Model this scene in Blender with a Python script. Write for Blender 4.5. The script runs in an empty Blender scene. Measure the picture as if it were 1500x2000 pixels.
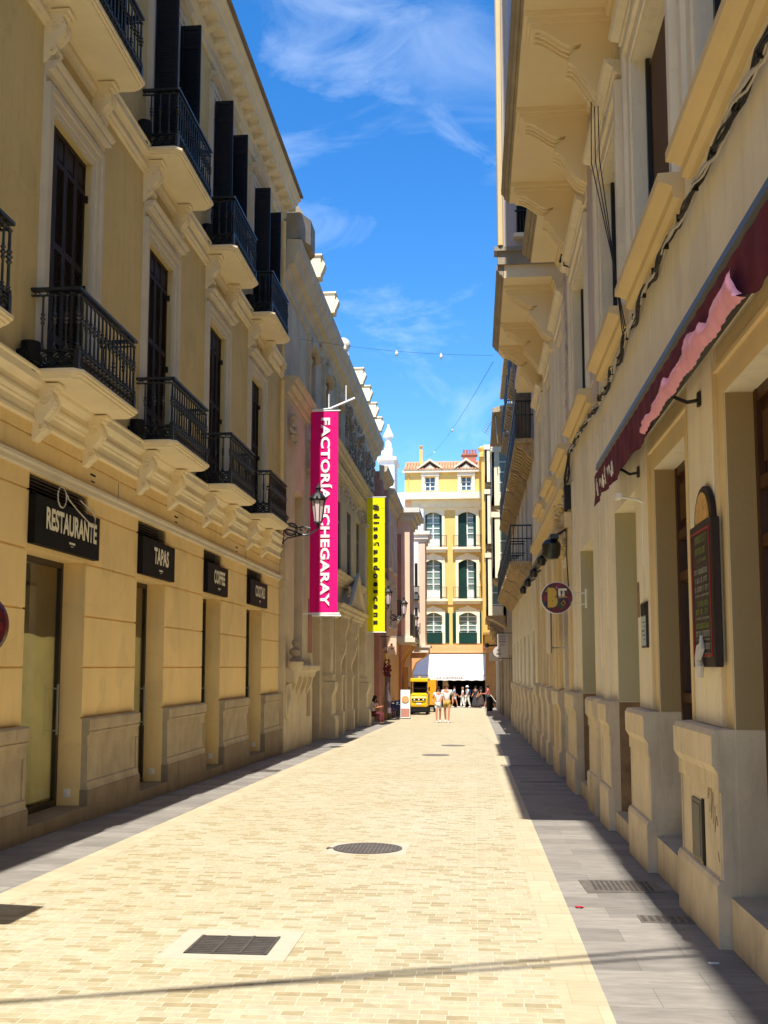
import bpy, bmesh, math, random
from mathutils import Vector, Matrix
from math import radians as R, sin, cos, tan, pi, atan, sqrt
SC = bpy.context.scene
# ---------------------------------------------------------------- camera
SLOPE = 0.019                      # the street falls gently away from the camera
def G(y): return -SLOPE * y
cam_d = bpy.data.cameras.new("camera"); cam = bpy.data.objects.new("camera", cam_d)
SC.collection.objects.link(cam); SC.camera = cam
cam_d.sensor_fit = 'VERTICAL'; cam_d.sensor_height = 24; cam_d.sensor_width = 18
cam_d.lens = 24.0; cam_d.shift_y = 0.0512; cam_d.clip_start = 0.1; cam_d.clip_end = 3000
cam.location = (0, 0, 1.6); cam.rotation_euler = (R(90 + 5.73), 0, R(5.06))
# ---------------------------------------------------------------- sky, sun, exposure
SUN_EL, SUN_AZ = 62.0, 180.6       # azimuth measured clockwise from +Y: the sun stands behind the camera
w = bpy.data.worlds.new("World"); SC.world = w; w.use_nodes = True
nt = w.node_tree; nt.nodes.clear()
wo = nt.nodes.new('ShaderNodeOutputWorld'); bg = nt.nodes.new('ShaderNodeBackground'); sky = nt.nodes.new('ShaderNodeTexSky')
sky.sky_type = 'NISHITA'; sky.sun_disc = False; sky.sun_elevation = R(SUN_EL); sky.sun_rotation = R(SUN_AZ)
sky.air_density = 1.0; sky.dust_density = 0.0; sky.ozone_density = 3.0; sky.altitude = 500
tc = nt.nodes.new('ShaderNodeTexCoord'); mp = nt.nodes.new('ShaderNodeMapping')
mp.inputs['Scale'].default_value = (1.6, 1.0, 4.2); mp.inputs['Rotation'].default_value = (0.15, -0.45, 0.2)
mp.inputs['Location'].default_value = (2.60, 1.44, 2.534)
n1 = nt.nodes.new('ShaderNodeTexNoise'); n1.inputs['Scale'].default_value = 2.3; n1.inputs['Detail'].default_value = 9; n1.inputs['Roughness'].default_value = 0.58; n1.inputs['Distortion'].default_value = 0.9
r1 = nt.nodes.new('ShaderNodeValToRGB'); r1.color_ramp.elements[0].position = 0.56; r1.color_ramp.elements[1].position = 0.86
r1.color_ramp.elements[1].color = (0.34, 0.34, 0.34, 1)
mx = nt.nodes.new('ShaderNodeMixRGB'); mx.inputs['Color2'].default_value = (5.2, 6.0, 7.0, 1)
L = nt.links.new
hs = nt.nodes.new('ShaderNodeHueSaturation'); hs.inputs['Saturation'].default_value = 1.34; hs.inputs['Hue'].default_value = 0.504; hs.inputs['Value'].default_value = 1.18
n2 = nt.nodes.new('ShaderNodeTexNoise'); n2.inputs['Scale'].default_value = 4.2; n2.inputs['Detail'].default_value = 9; n2.inputs['Roughness'].default_value = 0.62; n2.inputs['Distortion'].default_value = 0.7
mp2 = nt.nodes.new('ShaderNodeMapping'); mp2.inputs['Scale'].default_value = (1.3, 1.0, 2.6); mp2.inputs['Rotation'].default_value = (0.1, 0.55, 0.1); mp2.inputs['Location'].default_value = (-2.609, -1.192, 0.619)
r2 = nt.nodes.new('ShaderNodeValToRGB'); r2.color_ramp.elements[0].position = 0.56; r2.color_ramp.elements[1].position = 0.9; r2.color_ramp.elements[1].color = (0.55, 0.55, 0.55, 1)
mxc = nt.nodes.new('ShaderNodeMath'); mxc.operation = 'MAXIMUM'
L(tc.outputs['Generated'], mp.inputs[0]); L(mp.outputs[0], n1.inputs['Vector']); L(n1.outputs['Fac'], r1.inputs[0])
L(tc.outputs['Generated'], mp2.inputs[0]); L(mp2.outputs[0], n2.inputs['Vector']); L(n2.outputs['Fac'], r2.inputs[0]); L(r1.outputs[0], mxc.inputs[0]); L(r2.outputs[0], mxc.inputs[1])
L(sky.outputs[0], hs.inputs['Color']); L(hs.outputs[0], mx.inputs['Color1']); L(mxc.outputs[0], mx.inputs['Fac'])
L(mx.outputs[0], bg.inputs[0]); bg.inputs[1].default_value = 0.14; L(bg.outputs[0], wo.inputs[0])
sun_d = bpy.data.lights.new("sun", 'SUN'); sun = bpy.data.objects.new("sun", sun_d); SC.collection.objects.link(sun)
sun_d.energy = 5.0; sun_d.angle = R(0.53); sun_d.color = (1.0, 0.95, 0.87)
sun.rotation_euler = (R(90 - SUN_EL), 0, R(180 - SUN_AZ)); sun.location = (0, 0, 60)
vs = SC.view_settings; vs.view_transform = 'Standard'; vs.look = 'None'; vs.exposure = 0.70; vs.gamma = 1.0
SC.cycles.max_bounces = 8; SC.cycles.diffuse_bounces = 6; SC.cycles.transparent_max_bounces = 8
SC.cycles.caustics_reflective = False; SC.cycles.caustics_refractive = False
# ---------------------------------------------------------------- materials
def srgb(r, g, b):
    f = lambda c: (c/255/12.92) if c/255 <= 0.04045 else ((c/255+0.055)/1.055)**2.4
    return (f(r), f(g), f(b), 1)
def N(nt, t, **k):
    n = nt.nodes.new(t)
    for a, b in k.items(): n.inputs[a].default_value = b
    return n
def mat(name, col, rough=0.85, var=0.12, scale=1.2, bump=0.15, bscale=60, metal=0, stain=0, streak=0, spec=0.3, tint=None, crack=0):
    """weathered surface: large mottling, fine grain, optional dirt streaks with a shape of their own"""
    m = bpy.data.materials.new(name); m.use_nodes = True; t = m.node_tree; p = t.nodes['Principled BSDF']
    p.inputs['Roughness'].default_value = rough; p.inputs['Metallic'].default_value = metal
    p.inputs['Specular IOR Level'].default_value = spec
    c = tuple(col)
    tcn = N(t, 'ShaderNodeTexCoord')
    n = N(t, 'ShaderNodeTexNoise', Scale=scale, Detail=8.0, Roughness=0.6)
    t.links.new(tcn.outputs['Object'], n.inputs['Vector'])
    rp = N(t, 'ShaderNodeValToRGB'); rp.color_ramp.elements[0].position = 0.3; rp.color_ramp.elements[1].position = 0.7
    d = tuple(max(0, x*(1-var)) for x in c[:3]) + (1,)
    e = tuple(min(1, x*(1+var*0.7)) for x in c[:3]) + (1,)
    if tint: d = tuple(tint)
    rp.color_ramp.elements[0].color = d; rp.color_ramp.elements[1].color = e
    t.links.new(n.outputs['Fac'], rp.inputs[0]); out = rp.outputs[0]
    if stain or streak:
        mpn = N(t, 'ShaderNodeMapping'); mpn.inputs['Scale'].default_value = (3.0, 3.0, 0.35) if streak else (1, 1, 1)
        t.links.new(tcn.outputs['Object'], mpn.inputs[0])
        n2 = N(t, 'ShaderNodeTexNoise', Scale=2.2, Detail=10.0, Roughness=0.7); t.links.new(mpn.outputs[0], n2.inputs['Vector'])
        r2 = N(t, 'ShaderNodeValToRGB'); r2.color_ramp.elements[0].position = 0.50; r2.color_ramp.elements[1].position = 0.70
        t.links.new(n2.outputs['Fac'], r2.inputs[0])
        ml = N(t, 'ShaderNodeMath'); ml.operation = 'MULTIPLY'; ml.inputs[1].default_value = max(stain, streak); t.links.new(r2.outputs[0], ml.inputs[0])
        mxn = N(t, 'ShaderNodeMixRGB'); mxn.inputs['Color2'].default_value = (c[0]*0.45, c[1]*0.42, c[2]*0.40, 1)
        t.links.new(ml.outputs[0], mxn.inputs['Fac']); t.links.new(out, mxn.inputs['Color1']); out = mxn.outputs[0]
    if crack:                                                          # hairline cracks and patched areas
        nw = N(t, 'ShaderNodeTexNoise', Scale=2.0, Detail=6.0, Roughness=0.7); t.links.new(tcn.outputs['Object'], nw.inputs['Vector'])
        mw = N(t, 'ShaderNodeMixRGB'); mw.inputs['Fac'].default_value = 0.35; t.links.new(tcn.outputs['Object'], mw.inputs['Color1']); t.links.new(nw.outputs['Color'], mw.inputs['Color2'])
        vc = N(t, 'ShaderNodeTexVoronoi', Scale=1.1); vc.feature = 'DISTANCE_TO_EDGE'; t.links.new(mw.outputs[0], vc.inputs['Vector'])
        rc = N(t, 'ShaderNodeValToRGB'); rc.color_ramp.elements[0].position = 0.0; rc.color_ramp.elements[1].position = 0.008; rc.color_ramp.elements[0].color = (1-crack, 1-crack, 1-crack, 1); rc.color_ramp.elements[1].color = (1, 1, 1, 1)
        t.links.new(vc.outputs['Distance'], rc.inputs[0])
        np_ = N(t, 'ShaderNodeTexNoise', Scale=0.9, Detail=2.0, Roughness=0.4); t.links.new(tcn.outputs['Object'], np_.inputs['Vector'])
        rq = N(t, 'ShaderNodeValToRGB'); rq.color_ramp.elements[0].position = 0.60; rq.color_ramp.elements[1].position = 0.612; rq.color_ramp.elements[0].color = (1, 1, 1, 1); rq.color_ramp.elements[1].color = (0.93, 0.935, 0.95, 1); t.links.new(np_.outputs['Fac'], rq.inputs[0])
        for q in (rc, rq):
            mc = N(t, 'ShaderNodeMixRGB'); mc.blend_type = 'MULTIPLY'; mc.inputs['Fac'].default_value = 1; t.links.new(out, mc.inputs['Color1']); t.links.new(q.outputs[0], mc.inputs['Color2']); out = mc.outputs[0]
    t.links.new(out, p.inputs['Base Color'])
    if bump:
        nb = N(t, 'ShaderNodeTexNoise', Scale=bscale, Detail=5.0, Roughness=0.6); t.links.new(tcn.outputs['Object'], nb.inputs['Vector'])
        b = N(t, 'ShaderNodeBump', Strength=bump, Distance=0.01); t.links.new(nb.outputs['Fac'], b.inputs['Height']); t.links.new(b.outputs[0], p.inputs['Normal'])
    return m
def glassmat(name, tint=(0.55, 0.6, 0.55, 1), refl=1.5, alpha=0.5):
    m = bpy.data.materials.new(name); m.use_nodes = True; t = m.node_tree; t.nodes.clear()
    o = N(t, 'ShaderNodeOutputMaterial'); g = N(t, 'ShaderNodeBsdfGlossy', Roughness=0.03); tr = N(t, 'ShaderNodeBsdfTransparent'); tr.inputs[0].default_value = tint
    lw = N(t, 'ShaderNodeLayerWeight', Blend=0.5); f = N(t, 'ShaderNodeMath'); f.operation = 'POWER'; f.inputs[1].default_value = 4.0; t.links.new(lw.outputs['Facing'], f.inputs[0]); mxs = N(t, 'ShaderNodeMixShader')
    g.inputs[0].default_value = (0.9, 0.9, 0.9, 1)
    t.links.new(f.outputs[0], mxs.inputs[0]); t.links.new(tr.outputs[0], mxs.inputs[1]); t.links.new(g.outputs[0], mxs.inputs[2]); t.links.new(mxs.outputs[0], o.inputs[0])
    return m
# ---------------------------------------------------------------- mesh builder
WP = {}                                                             # world position of every parent
def wpos(o): return WP.get(o.name, Vector((0, 0, 0))) if o else Vector((0, 0, 0))
class MB:
    """collects shapes in facade coordinates (u along the wall, o outwards, z up) and links them as ONE mesh"""
    def __init__(s, f='W', base=0.0, drape=False): s.v = []; s.f = []; s.fr = f; s.b = base; s.drape = drape; s.pc = []
    def cut(s):                                                      # what has been added so far is one piece; the next piece gets its own object
        s.pc.append((s.v, s.f)); s.v = []; s.f = []
    def P(s, u, o, z):
        if s.fr == 'L': q = (s.b + o, u, z)
        elif s.fr == 'R': q = (s.b - o, u, z)
        elif s.fr == 'E': q = (u, s.b - o, z)
        else: q = (u, o, z)
        return (q[0], q[1], q[2] + G(q[1])) if s.drape else q
    def add(s, vs, fs):
        n = len(s.v); s.v += [s.P(*a) for a in vs]; s.f += [tuple(i+n for i in f) for f in fs]
    def box(s, u0, u1, o0, o1, z0, z1):
        s.add([(u0,o0,z0),(u1,o0,z0),(u1,o1,z0),(u0,o1,z0),(u0,o0,z1),(u1,o0,z1),(u1,o1,z1),(u0,o1,z1)],
              [(0,3,2,1),(4,5,6,7),(0,1,5,4),(1,2,6,5),(2,3,7,6),(3,0,4,7)])
    def bbox(s, u0, u1, o0, o1, z0, z1, c=0.01):                     # box whose outer (street) edges are chamfered
        s.profh([(u0, o0), (u1, o0), (u1, o1-c), (u1-c, o1), (u0+c, o1), (u0, o1-c)], z0, z1)
    def _ex(s, A, B):
        k = len(A); s.add(A + B, [tuple(range(k))[::-1], tuple(range(k, 2*k))] + [(i, (i+1) % k, k+(i+1) % k, k+i) for i in range(k)])
    def prof(s, pts, u0, u1): s._ex([(u0, o, z) for o, z in pts], [(u1, o, z) for o, z in pts])
    def profu(s, pts, o0, o1): s._ex([(u, o0, z) for u, z in pts], [(u, o1, z) for u, z in pts])
    def profh(s, pts, z0, z1): s._ex([(u, o, z0) for u, o in pts], [(u, o, z1) for u, o in pts])
    def moulding(s, u0, u1, pts, back=-0.02, ends=0.0):
        """cornice: pts = (o, z) from bottom to top, closed at the back, mitred ends"""
        A = [(back, pts[0][1])] + list(pts) + [(back, pts[-1][1])]
        s._ex([(u0 - max(o, 0)*ends, o, z) for o, z in A], [(u1 + max(o, 0)*ends, o, z) for o, z in A])
    def tube(s, pts, r, n=6, cap=True, taper=None):
        pts = [Vector(p) for p in pts]; rings = []
        for i, p in enumerate(pts):
            d = (pts[min(i+1, len(pts)-1)] - pts[max(i-1, 0)]); d = d.normalized() if d.length > 0 else Vector((0, 0, 1))
            a = Vector((0, 0, 1)) if abs(d.z) < 0.9 else Vector((1, 0, 0))
            x = d.cross(a).normalized(); y = d.cross(x)
            rr = r if taper is None else taper[i]
            rings.append([tuple(p + (x*cos(2*pi*k/n) + y*sin(2*pi*k/n))*rr) for k in range(n)])
        vs = [q for rg in rings for q in rg]; fs = []
        for i in range(len(pts)-1):
            for k in range(n): fs.append((i*n+k, i*n+(k+1) % n, (i+1)*n+(k+1) % n, (i+1)*n+k))
        if cap: fs += [tuple(range(n))[::-1], tuple((len(pts)-1)*n+k for k in range(n))]
        s.add(vs, fs)
    def lathe(s, u, o, prof, n=10, ph=0):
        vs = [(u + r*cos(2*pi*k/n+ph), o + r*sin(2*pi*k/n+ph), z) for z, r in prof for k in range(n)]; fs = []
        for i in range(len(prof)-1):
            for k in range(n): fs.append((i*n+k, i*n+(k+1) % n, (i+1)*n+(k+1) % n, (i+1)*n+k))
        fs += [tuple(range(n))[::-1], tuple((len(prof)-1)*n+k for k in range(n))]
        s.add(vs, fs)
    def ball(s, u, o, z, r, n=8, m=6, sz=1.0, su=1.0):
        s.add(*_sphere(u, o, z, r, n, m, sz, su))
    def wall(s, u0, u1, z0, z1, ops, o0, o1):
        """slab with rectangular openings (ua, ub, za, zb)"""
        us = sorted(set([u0, u1] + [min(max(x, u0), u1) for a in ops for x in a[:2]])); cols = []
        for a, b in zip(us, us[1:]):
            if b - a < 1e-6: continue
            c = (a+b)/2; iv = [(z0, z1)]
            for ua, ub, za, zb in ops:
                if ua < c < ub:
                    nv = []
                    for p, q in iv:
                        if zb <= p or za >= q: nv.append((p, q)); continue
                        if za > p: nv.append((p, za))
                        if zb < q: nv.append((zb, q))
                    iv = nv
            if cols and cols[-1][2] == iv: cols[-1][1] = b
            else: cols.append([a, b, iv])
        for a, b, iv in cols:
            for p, q in iv: s.box(a, b, o0, o1, p, q)
    def build(s, name, m, parent=None, smooth=False, bevel=0, at=None):
        if s.pc:
            if s.v: s.cut()
            pcs = [q for q in s.pc if q[0]]; s.pc = []; out = []
            for q in pcs: s.v, s.f = q; out.append(s.build(name, m, parent, smooth, bevel, at))
            return out
        if not s.v: return None
        org = wpos(parent) if parent else (Vector(at) if at else Vector((0, 0, 0)))
        me = bpy.data.meshes.new(name); me.from_pydata([tuple(Vector(q) - org) for q in s.v], [], s.f)
        b = bmesh.new(); b.from_mesh(me); bmesh.ops.recalc_face_normals(b, faces=b.faces)
        if bevel: bmesh.ops.bevel(b, geom=[e for e in b.edges if e.is_manifold and e.calc_face_angle(0) > 0.5], offset=bevel, segments=1, affect='EDGES')
        b.to_mesh(me); b.free()
        for mm in (m if isinstance(m, (list, tuple)) else [m]): me.materials.append(mm)
        if smooth:
            me.polygons.foreach_set('use_smooth', [True]*len(me.polygons))
            try: me.set_sharp_from_angle(angle=R(40))
            except Exception: pass
        return link(me, name, parent, at)
def link(me, name, parent=None, at=None, loc=None):
    o = bpy.data.objects.new(name, me); SC.collection.objects.link(o)
    if parent: o.parent = parent; WP[o.name] = wpos(parent)
    else: o.location = at or (0, 0, 0); WP[o.name] = Vector(at or (0, 0, 0))
    if loc: o.location = loc; WP[o.name] = wpos(parent) + Vector(loc)
    return o
def _sphere(u, o, z, r, n, m, sz, su):
    vs = [(u, o, z - r*sz)]; fs = []
    for i in range(1, m):
        a = -pi/2 + pi*i/m
        for k in range(n): vs.append((u + su*r*cos(a)*cos(2*pi*k/n), o + r*cos(a)*sin(2*pi*k/n), z + r*sz*sin(a)))
    vs.append((u, o, z + r*sz))
    for k in range(n): fs.append((0, 1+(k+1) % n, 1+k)); fs.append((len(vs)-1, 1+(m-2)*n+k, 1+(m-2)*n+(k+1) % n))
    for i in range(m-2):
        for k in range(n): fs.append((1+i*n+k, 1+i*n+(k+1) % n, 1+(i+1)*n+(k+1) % n, 1+(i+1)*n+k))
    return vs, fs
def tag(o, label, cat=None, group=None, kind=None):
    if label: o['label'] = label
    if cat: o['category'] = cat
    if group: o['group'] = group
    if kind: o['kind'] = kind
    return o
def thing(name, label, cat, loc, group=None):
    o = bpy.data.objects.new(name, None); SC.collection.objects.link(o); o.location = loc; o.empty_display_size = 0.2
    WP[o.name] = Vector(loc); return tag(o, label, cat, group)
def cp(o, parent=None, off=(0, 0, 0), label=None):
    """copy of a thing or part with everything below it"""
    c = o.copy(); SC.collection.objects.link(c); c.parent = parent if parent else o.parent
    c.location = Vector(o.location) + Vector(off); WP[c.name] = wpos(o) + Vector(off)
    if label: c['label'] = label
    for ch in list(o.children): _cpc(ch, c)
    return c
def _cpc(ch, c):
    d = ch.copy(); SC.collection.objects.link(d); d.parent = c; WP[d.name] = wpos(c) + Vector(ch.location)
    for g in list(ch.children): _cpc(g, d)
def text(s, h, org, ud, vd, m, parent, name='lettering', wid=None, bold=0.0, thick=0.006, align='CENTER', cond=1.0, sp=1.0, line=1.0):
    """lettering as a mesh lying in the plane (ud, vd) through org; h = cap height, wid = fit to width"""
    c = bpy.data.curves.new(name, 'FONT'); c.body = s; c.align_x = align; c.align_y = 'CENTER'; c.size = h/0.73; c.offset = bold; c.resolution_u = 3
    c.space_character = sp; c.space_line = line
    o = bpy.data.objects.new(name, c); SC.collection.objects.link(o); dg = bpy.context.evaluated_depsgraph_get()
    me = bpy.data.meshes.new_from_object(o.evaluated_get(dg)); bpy.data.objects.remove(o); bpy.data.curves.remove(c)
    xs = [v.co.x for v in me.vertices]; k = cond
    if wid: k = wid/(max(xs) - min(xs))
    ud = Vector(ud); vd = Vector(vd); nd = ud.cross(vd); org = Vector(org) - wpos(parent)
    cx0 = (max(xs)+min(xs))/2 if align == 'CENTER' else 0
    for v in me.vertices: v.co = org + ud*((v.co.x-cx0)*k) + vd*v.co.y + nd*thick
    me.materials.clear(); me.materials.append(m); me.name = name
    return link(me, name, parent)
# ---------------------------------------------------------------- palette
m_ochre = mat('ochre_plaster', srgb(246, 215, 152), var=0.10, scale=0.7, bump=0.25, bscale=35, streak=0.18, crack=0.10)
m_ochre_up = mat('upper_ochre_dimmed', srgb(220, 198, 140), var=0.11, scale=0.6, bump=0.25, bscale=30, streak=0.2, crack=0.10)  # slightly browner upper coat, darkened as well for the weaker bounce light there
m_trim = mat('cream_trim', srgb(242, 228, 194), var=0.08, scale=2, bump=0.12, bscale=50, stain=0.10)
m_white_trim = mat('white_trim', srgb(218, 208, 188), var=0.06, scale=2, bump=0.1, stain=0.12)
m_stone = mat('plinth_stone', srgb(182, 166, 138), var=0.18, scale=3, bump=0.3, bscale=40, streak=0.30)
m_stone_dk = mat('base_stone', srgb(146, 130, 106), var=0.2, scale=3, bump=0.3, bscale=40, streak=0.45)
m_iron = mat('black_iron', srgb(26, 30, 30), rough=0.38, var=0.3, bump=0.1, spec=0.6)
m_wood = mat('dark_shutter_wood', srgb(44, 32, 27), rough=0.6, var=0.25, scale=6, bump=0.2, spec=0.35)
m_wood_blk = mat('black_shutter_paint', srgb(24, 21, 24), rough=0.5, var=0.2, scale=6, bump=0.1)
m_black = mat('black_sign_panel', srgb(22, 20, 18), rough=0.55, var=0.1, bump=0, spec=0.12)
m_offwhite = mat('off_white_lettering', srgb(235, 228, 205), rough=0.6, var=0.03, bump=0)
m_louver = mat('brown_louver_metal', srgb(64, 50, 40), rough=0.5, var=0.15, bump=0)
m_dark = mat('dark_interior', srgb(30, 25, 20), rough=0.9, var=0.2, bump=0)
m_paper = mat('paper_behind_glass', srgb(226, 216, 172), rough=0.9, var=0.22, scale=1.6, bump=0.4, bscale=9)
m_frame = mat('dark_bronze_frame', srgb(40, 32, 24), rough=0.4, var=0.1, bump=0, spec=0.5)
m_glass = glassmat('window_glass', (0.93, 0.94, 0.88, 1), 1.5)
m_cream = mat('right_cream_plaster', srgb(238, 226, 200), var=0.11, scale=0.8, bump=0.3, bscale=28, streak=0.24, crack=0.10)
m_cream_or = mat('right_ochre_band', srgb(222, 198, 150), var=0.08, scale=0.9, bump=0.25, bscale=28, stain=0.10)
m_reveal = mat('door_reveal_dark', srgb(168, 144, 102), var=0.1, scale=1.1, bump=0.3, bscale=30, stain=0.15)  # even tone for the door linings, darker than the wall plaster
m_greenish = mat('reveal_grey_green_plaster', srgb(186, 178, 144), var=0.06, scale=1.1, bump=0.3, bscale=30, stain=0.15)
m_soffit = mat('soffit_plaster', srgb(240, 222, 184), var=0.05, scale=1, bump=0.1)
m_lilac = mat('shade_lilac_plaster', srgb(205, 190, 182), var=0.08, scale=0.8, bump=0.2, stain=0.2)  # lilac grey of the shaded oriel wall, put into the plaster colour
m_plinth_r = mat('right_plinth_stone', srgb(220, 203, 172), var=0.16, scale=2.5, bump=0.3, bscale=34, streak=0.4, crack=0.10)
m_rough = mat('rough_brown_stone', srgb(150, 122, 90), var=0.35, scale=5, bump=0.9, bscale=16, stain=0.4)
m_roller = mat('brown_roller_blind', srgb(98, 78, 64), rough=0.6, var=0.12, bump=0.05)
m_door = mat('brown_panel_door', srgb(70, 42, 24), rough=0.45, var=0.25, scale=4, bump=0.15, spec=0.4)
m_maroon = mat('maroon_awning_cloth', srgb(96, 32, 44), rough=0.9, var=0.25, scale=3, bump=0.2, bscale=90)
m_pink = mat('pink_faded_cloth', srgb(226, 158, 178), rough=0.9, var=0.12, scale=4, bump=0.2)
m_magenta = mat('magenta_banner_cloth', srgb(236, 8, 120), rough=0.85, var=0.05, bump=0.05)
m_yellow = mat('yellow_banner_cloth', srgb(238, 228, 0), rough=0.85, var=0.05, bump=0.05)
m_white = mat('white_paint', srgb(235, 235, 232), rough=0.55, var=0.03, bump=0)
m_blackp = mat('black_print', srgb(14, 14, 14), rough=0.7, var=0.0, bump=0)
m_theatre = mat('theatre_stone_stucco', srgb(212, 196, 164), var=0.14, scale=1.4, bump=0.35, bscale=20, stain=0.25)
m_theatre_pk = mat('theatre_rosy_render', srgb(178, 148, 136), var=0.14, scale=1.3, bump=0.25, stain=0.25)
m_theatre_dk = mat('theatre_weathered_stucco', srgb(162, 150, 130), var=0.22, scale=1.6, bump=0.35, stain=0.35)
m_rose = mat('rose_brick_render', srgb(178, 124, 108), var=0.16, scale=2, bump=0.2, stain=0.2)
m_peach = mat('peach_plaster', srgb(236, 196, 168), var=0.06, scale=1.2, bump=0.15)
m_orange = mat('orange_plaster', srgb(214, 164, 112), var=0.12, scale=1.2, bump=0.15)
m_yfac = mat('yellow_facade_plaster', srgb(222, 188, 112), var=0.06, scale=0.8, bump=0.15)
m_yside = mat('golden_facade_plaster', srgb(222, 180, 96), var=0.08, scale=0.8, bump=0.15)
m_green = mat('green_shutter_paint', srgb(18, 58, 50), rough=0.5, var=0.15, bump=0.05)
m_tile = mat('clay_roof_tile', srgb(196, 150, 112), var=0.3, scale=5, bump=0.3, stain=0.3)
m_brick = mat('red_chimney_brick', srgb(172, 108, 84), var=0.3, scale=8, bump=0.3)
m_metal = mat('grey_metal', srgb(150, 152, 150), rough=0.4, var=0.1, bump=0, metal=0.6)
m_lampglass = mat('lantern_glass', srgb(226, 206, 206), rough=0.2, var=0.05, bump=0, spec=0.6)
m_ornate = mat('ornate_brown_ceramic', srgb(184, 160, 124), var=0.4, scale=9, bump=0.6, bscale=22, stain=0.3)
m_cable = mat('cable_rubber', srgb(38, 34, 32), rough=0.6, var=0.3, bump=0)
m_cable_w = mat('cable_grey', srgb(190, 182, 170), rough=0.6, var=0.2, bump=0)
m_goldlet = mat('gold_lettering', srgb(206, 168, 76), rough=0.5, var=0.08, bump=0)
m_gable = mat('gilt_panel', srgb(206, 160, 80), rough=0.45, var=0.35, scale=14, bump=0.2)
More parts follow.
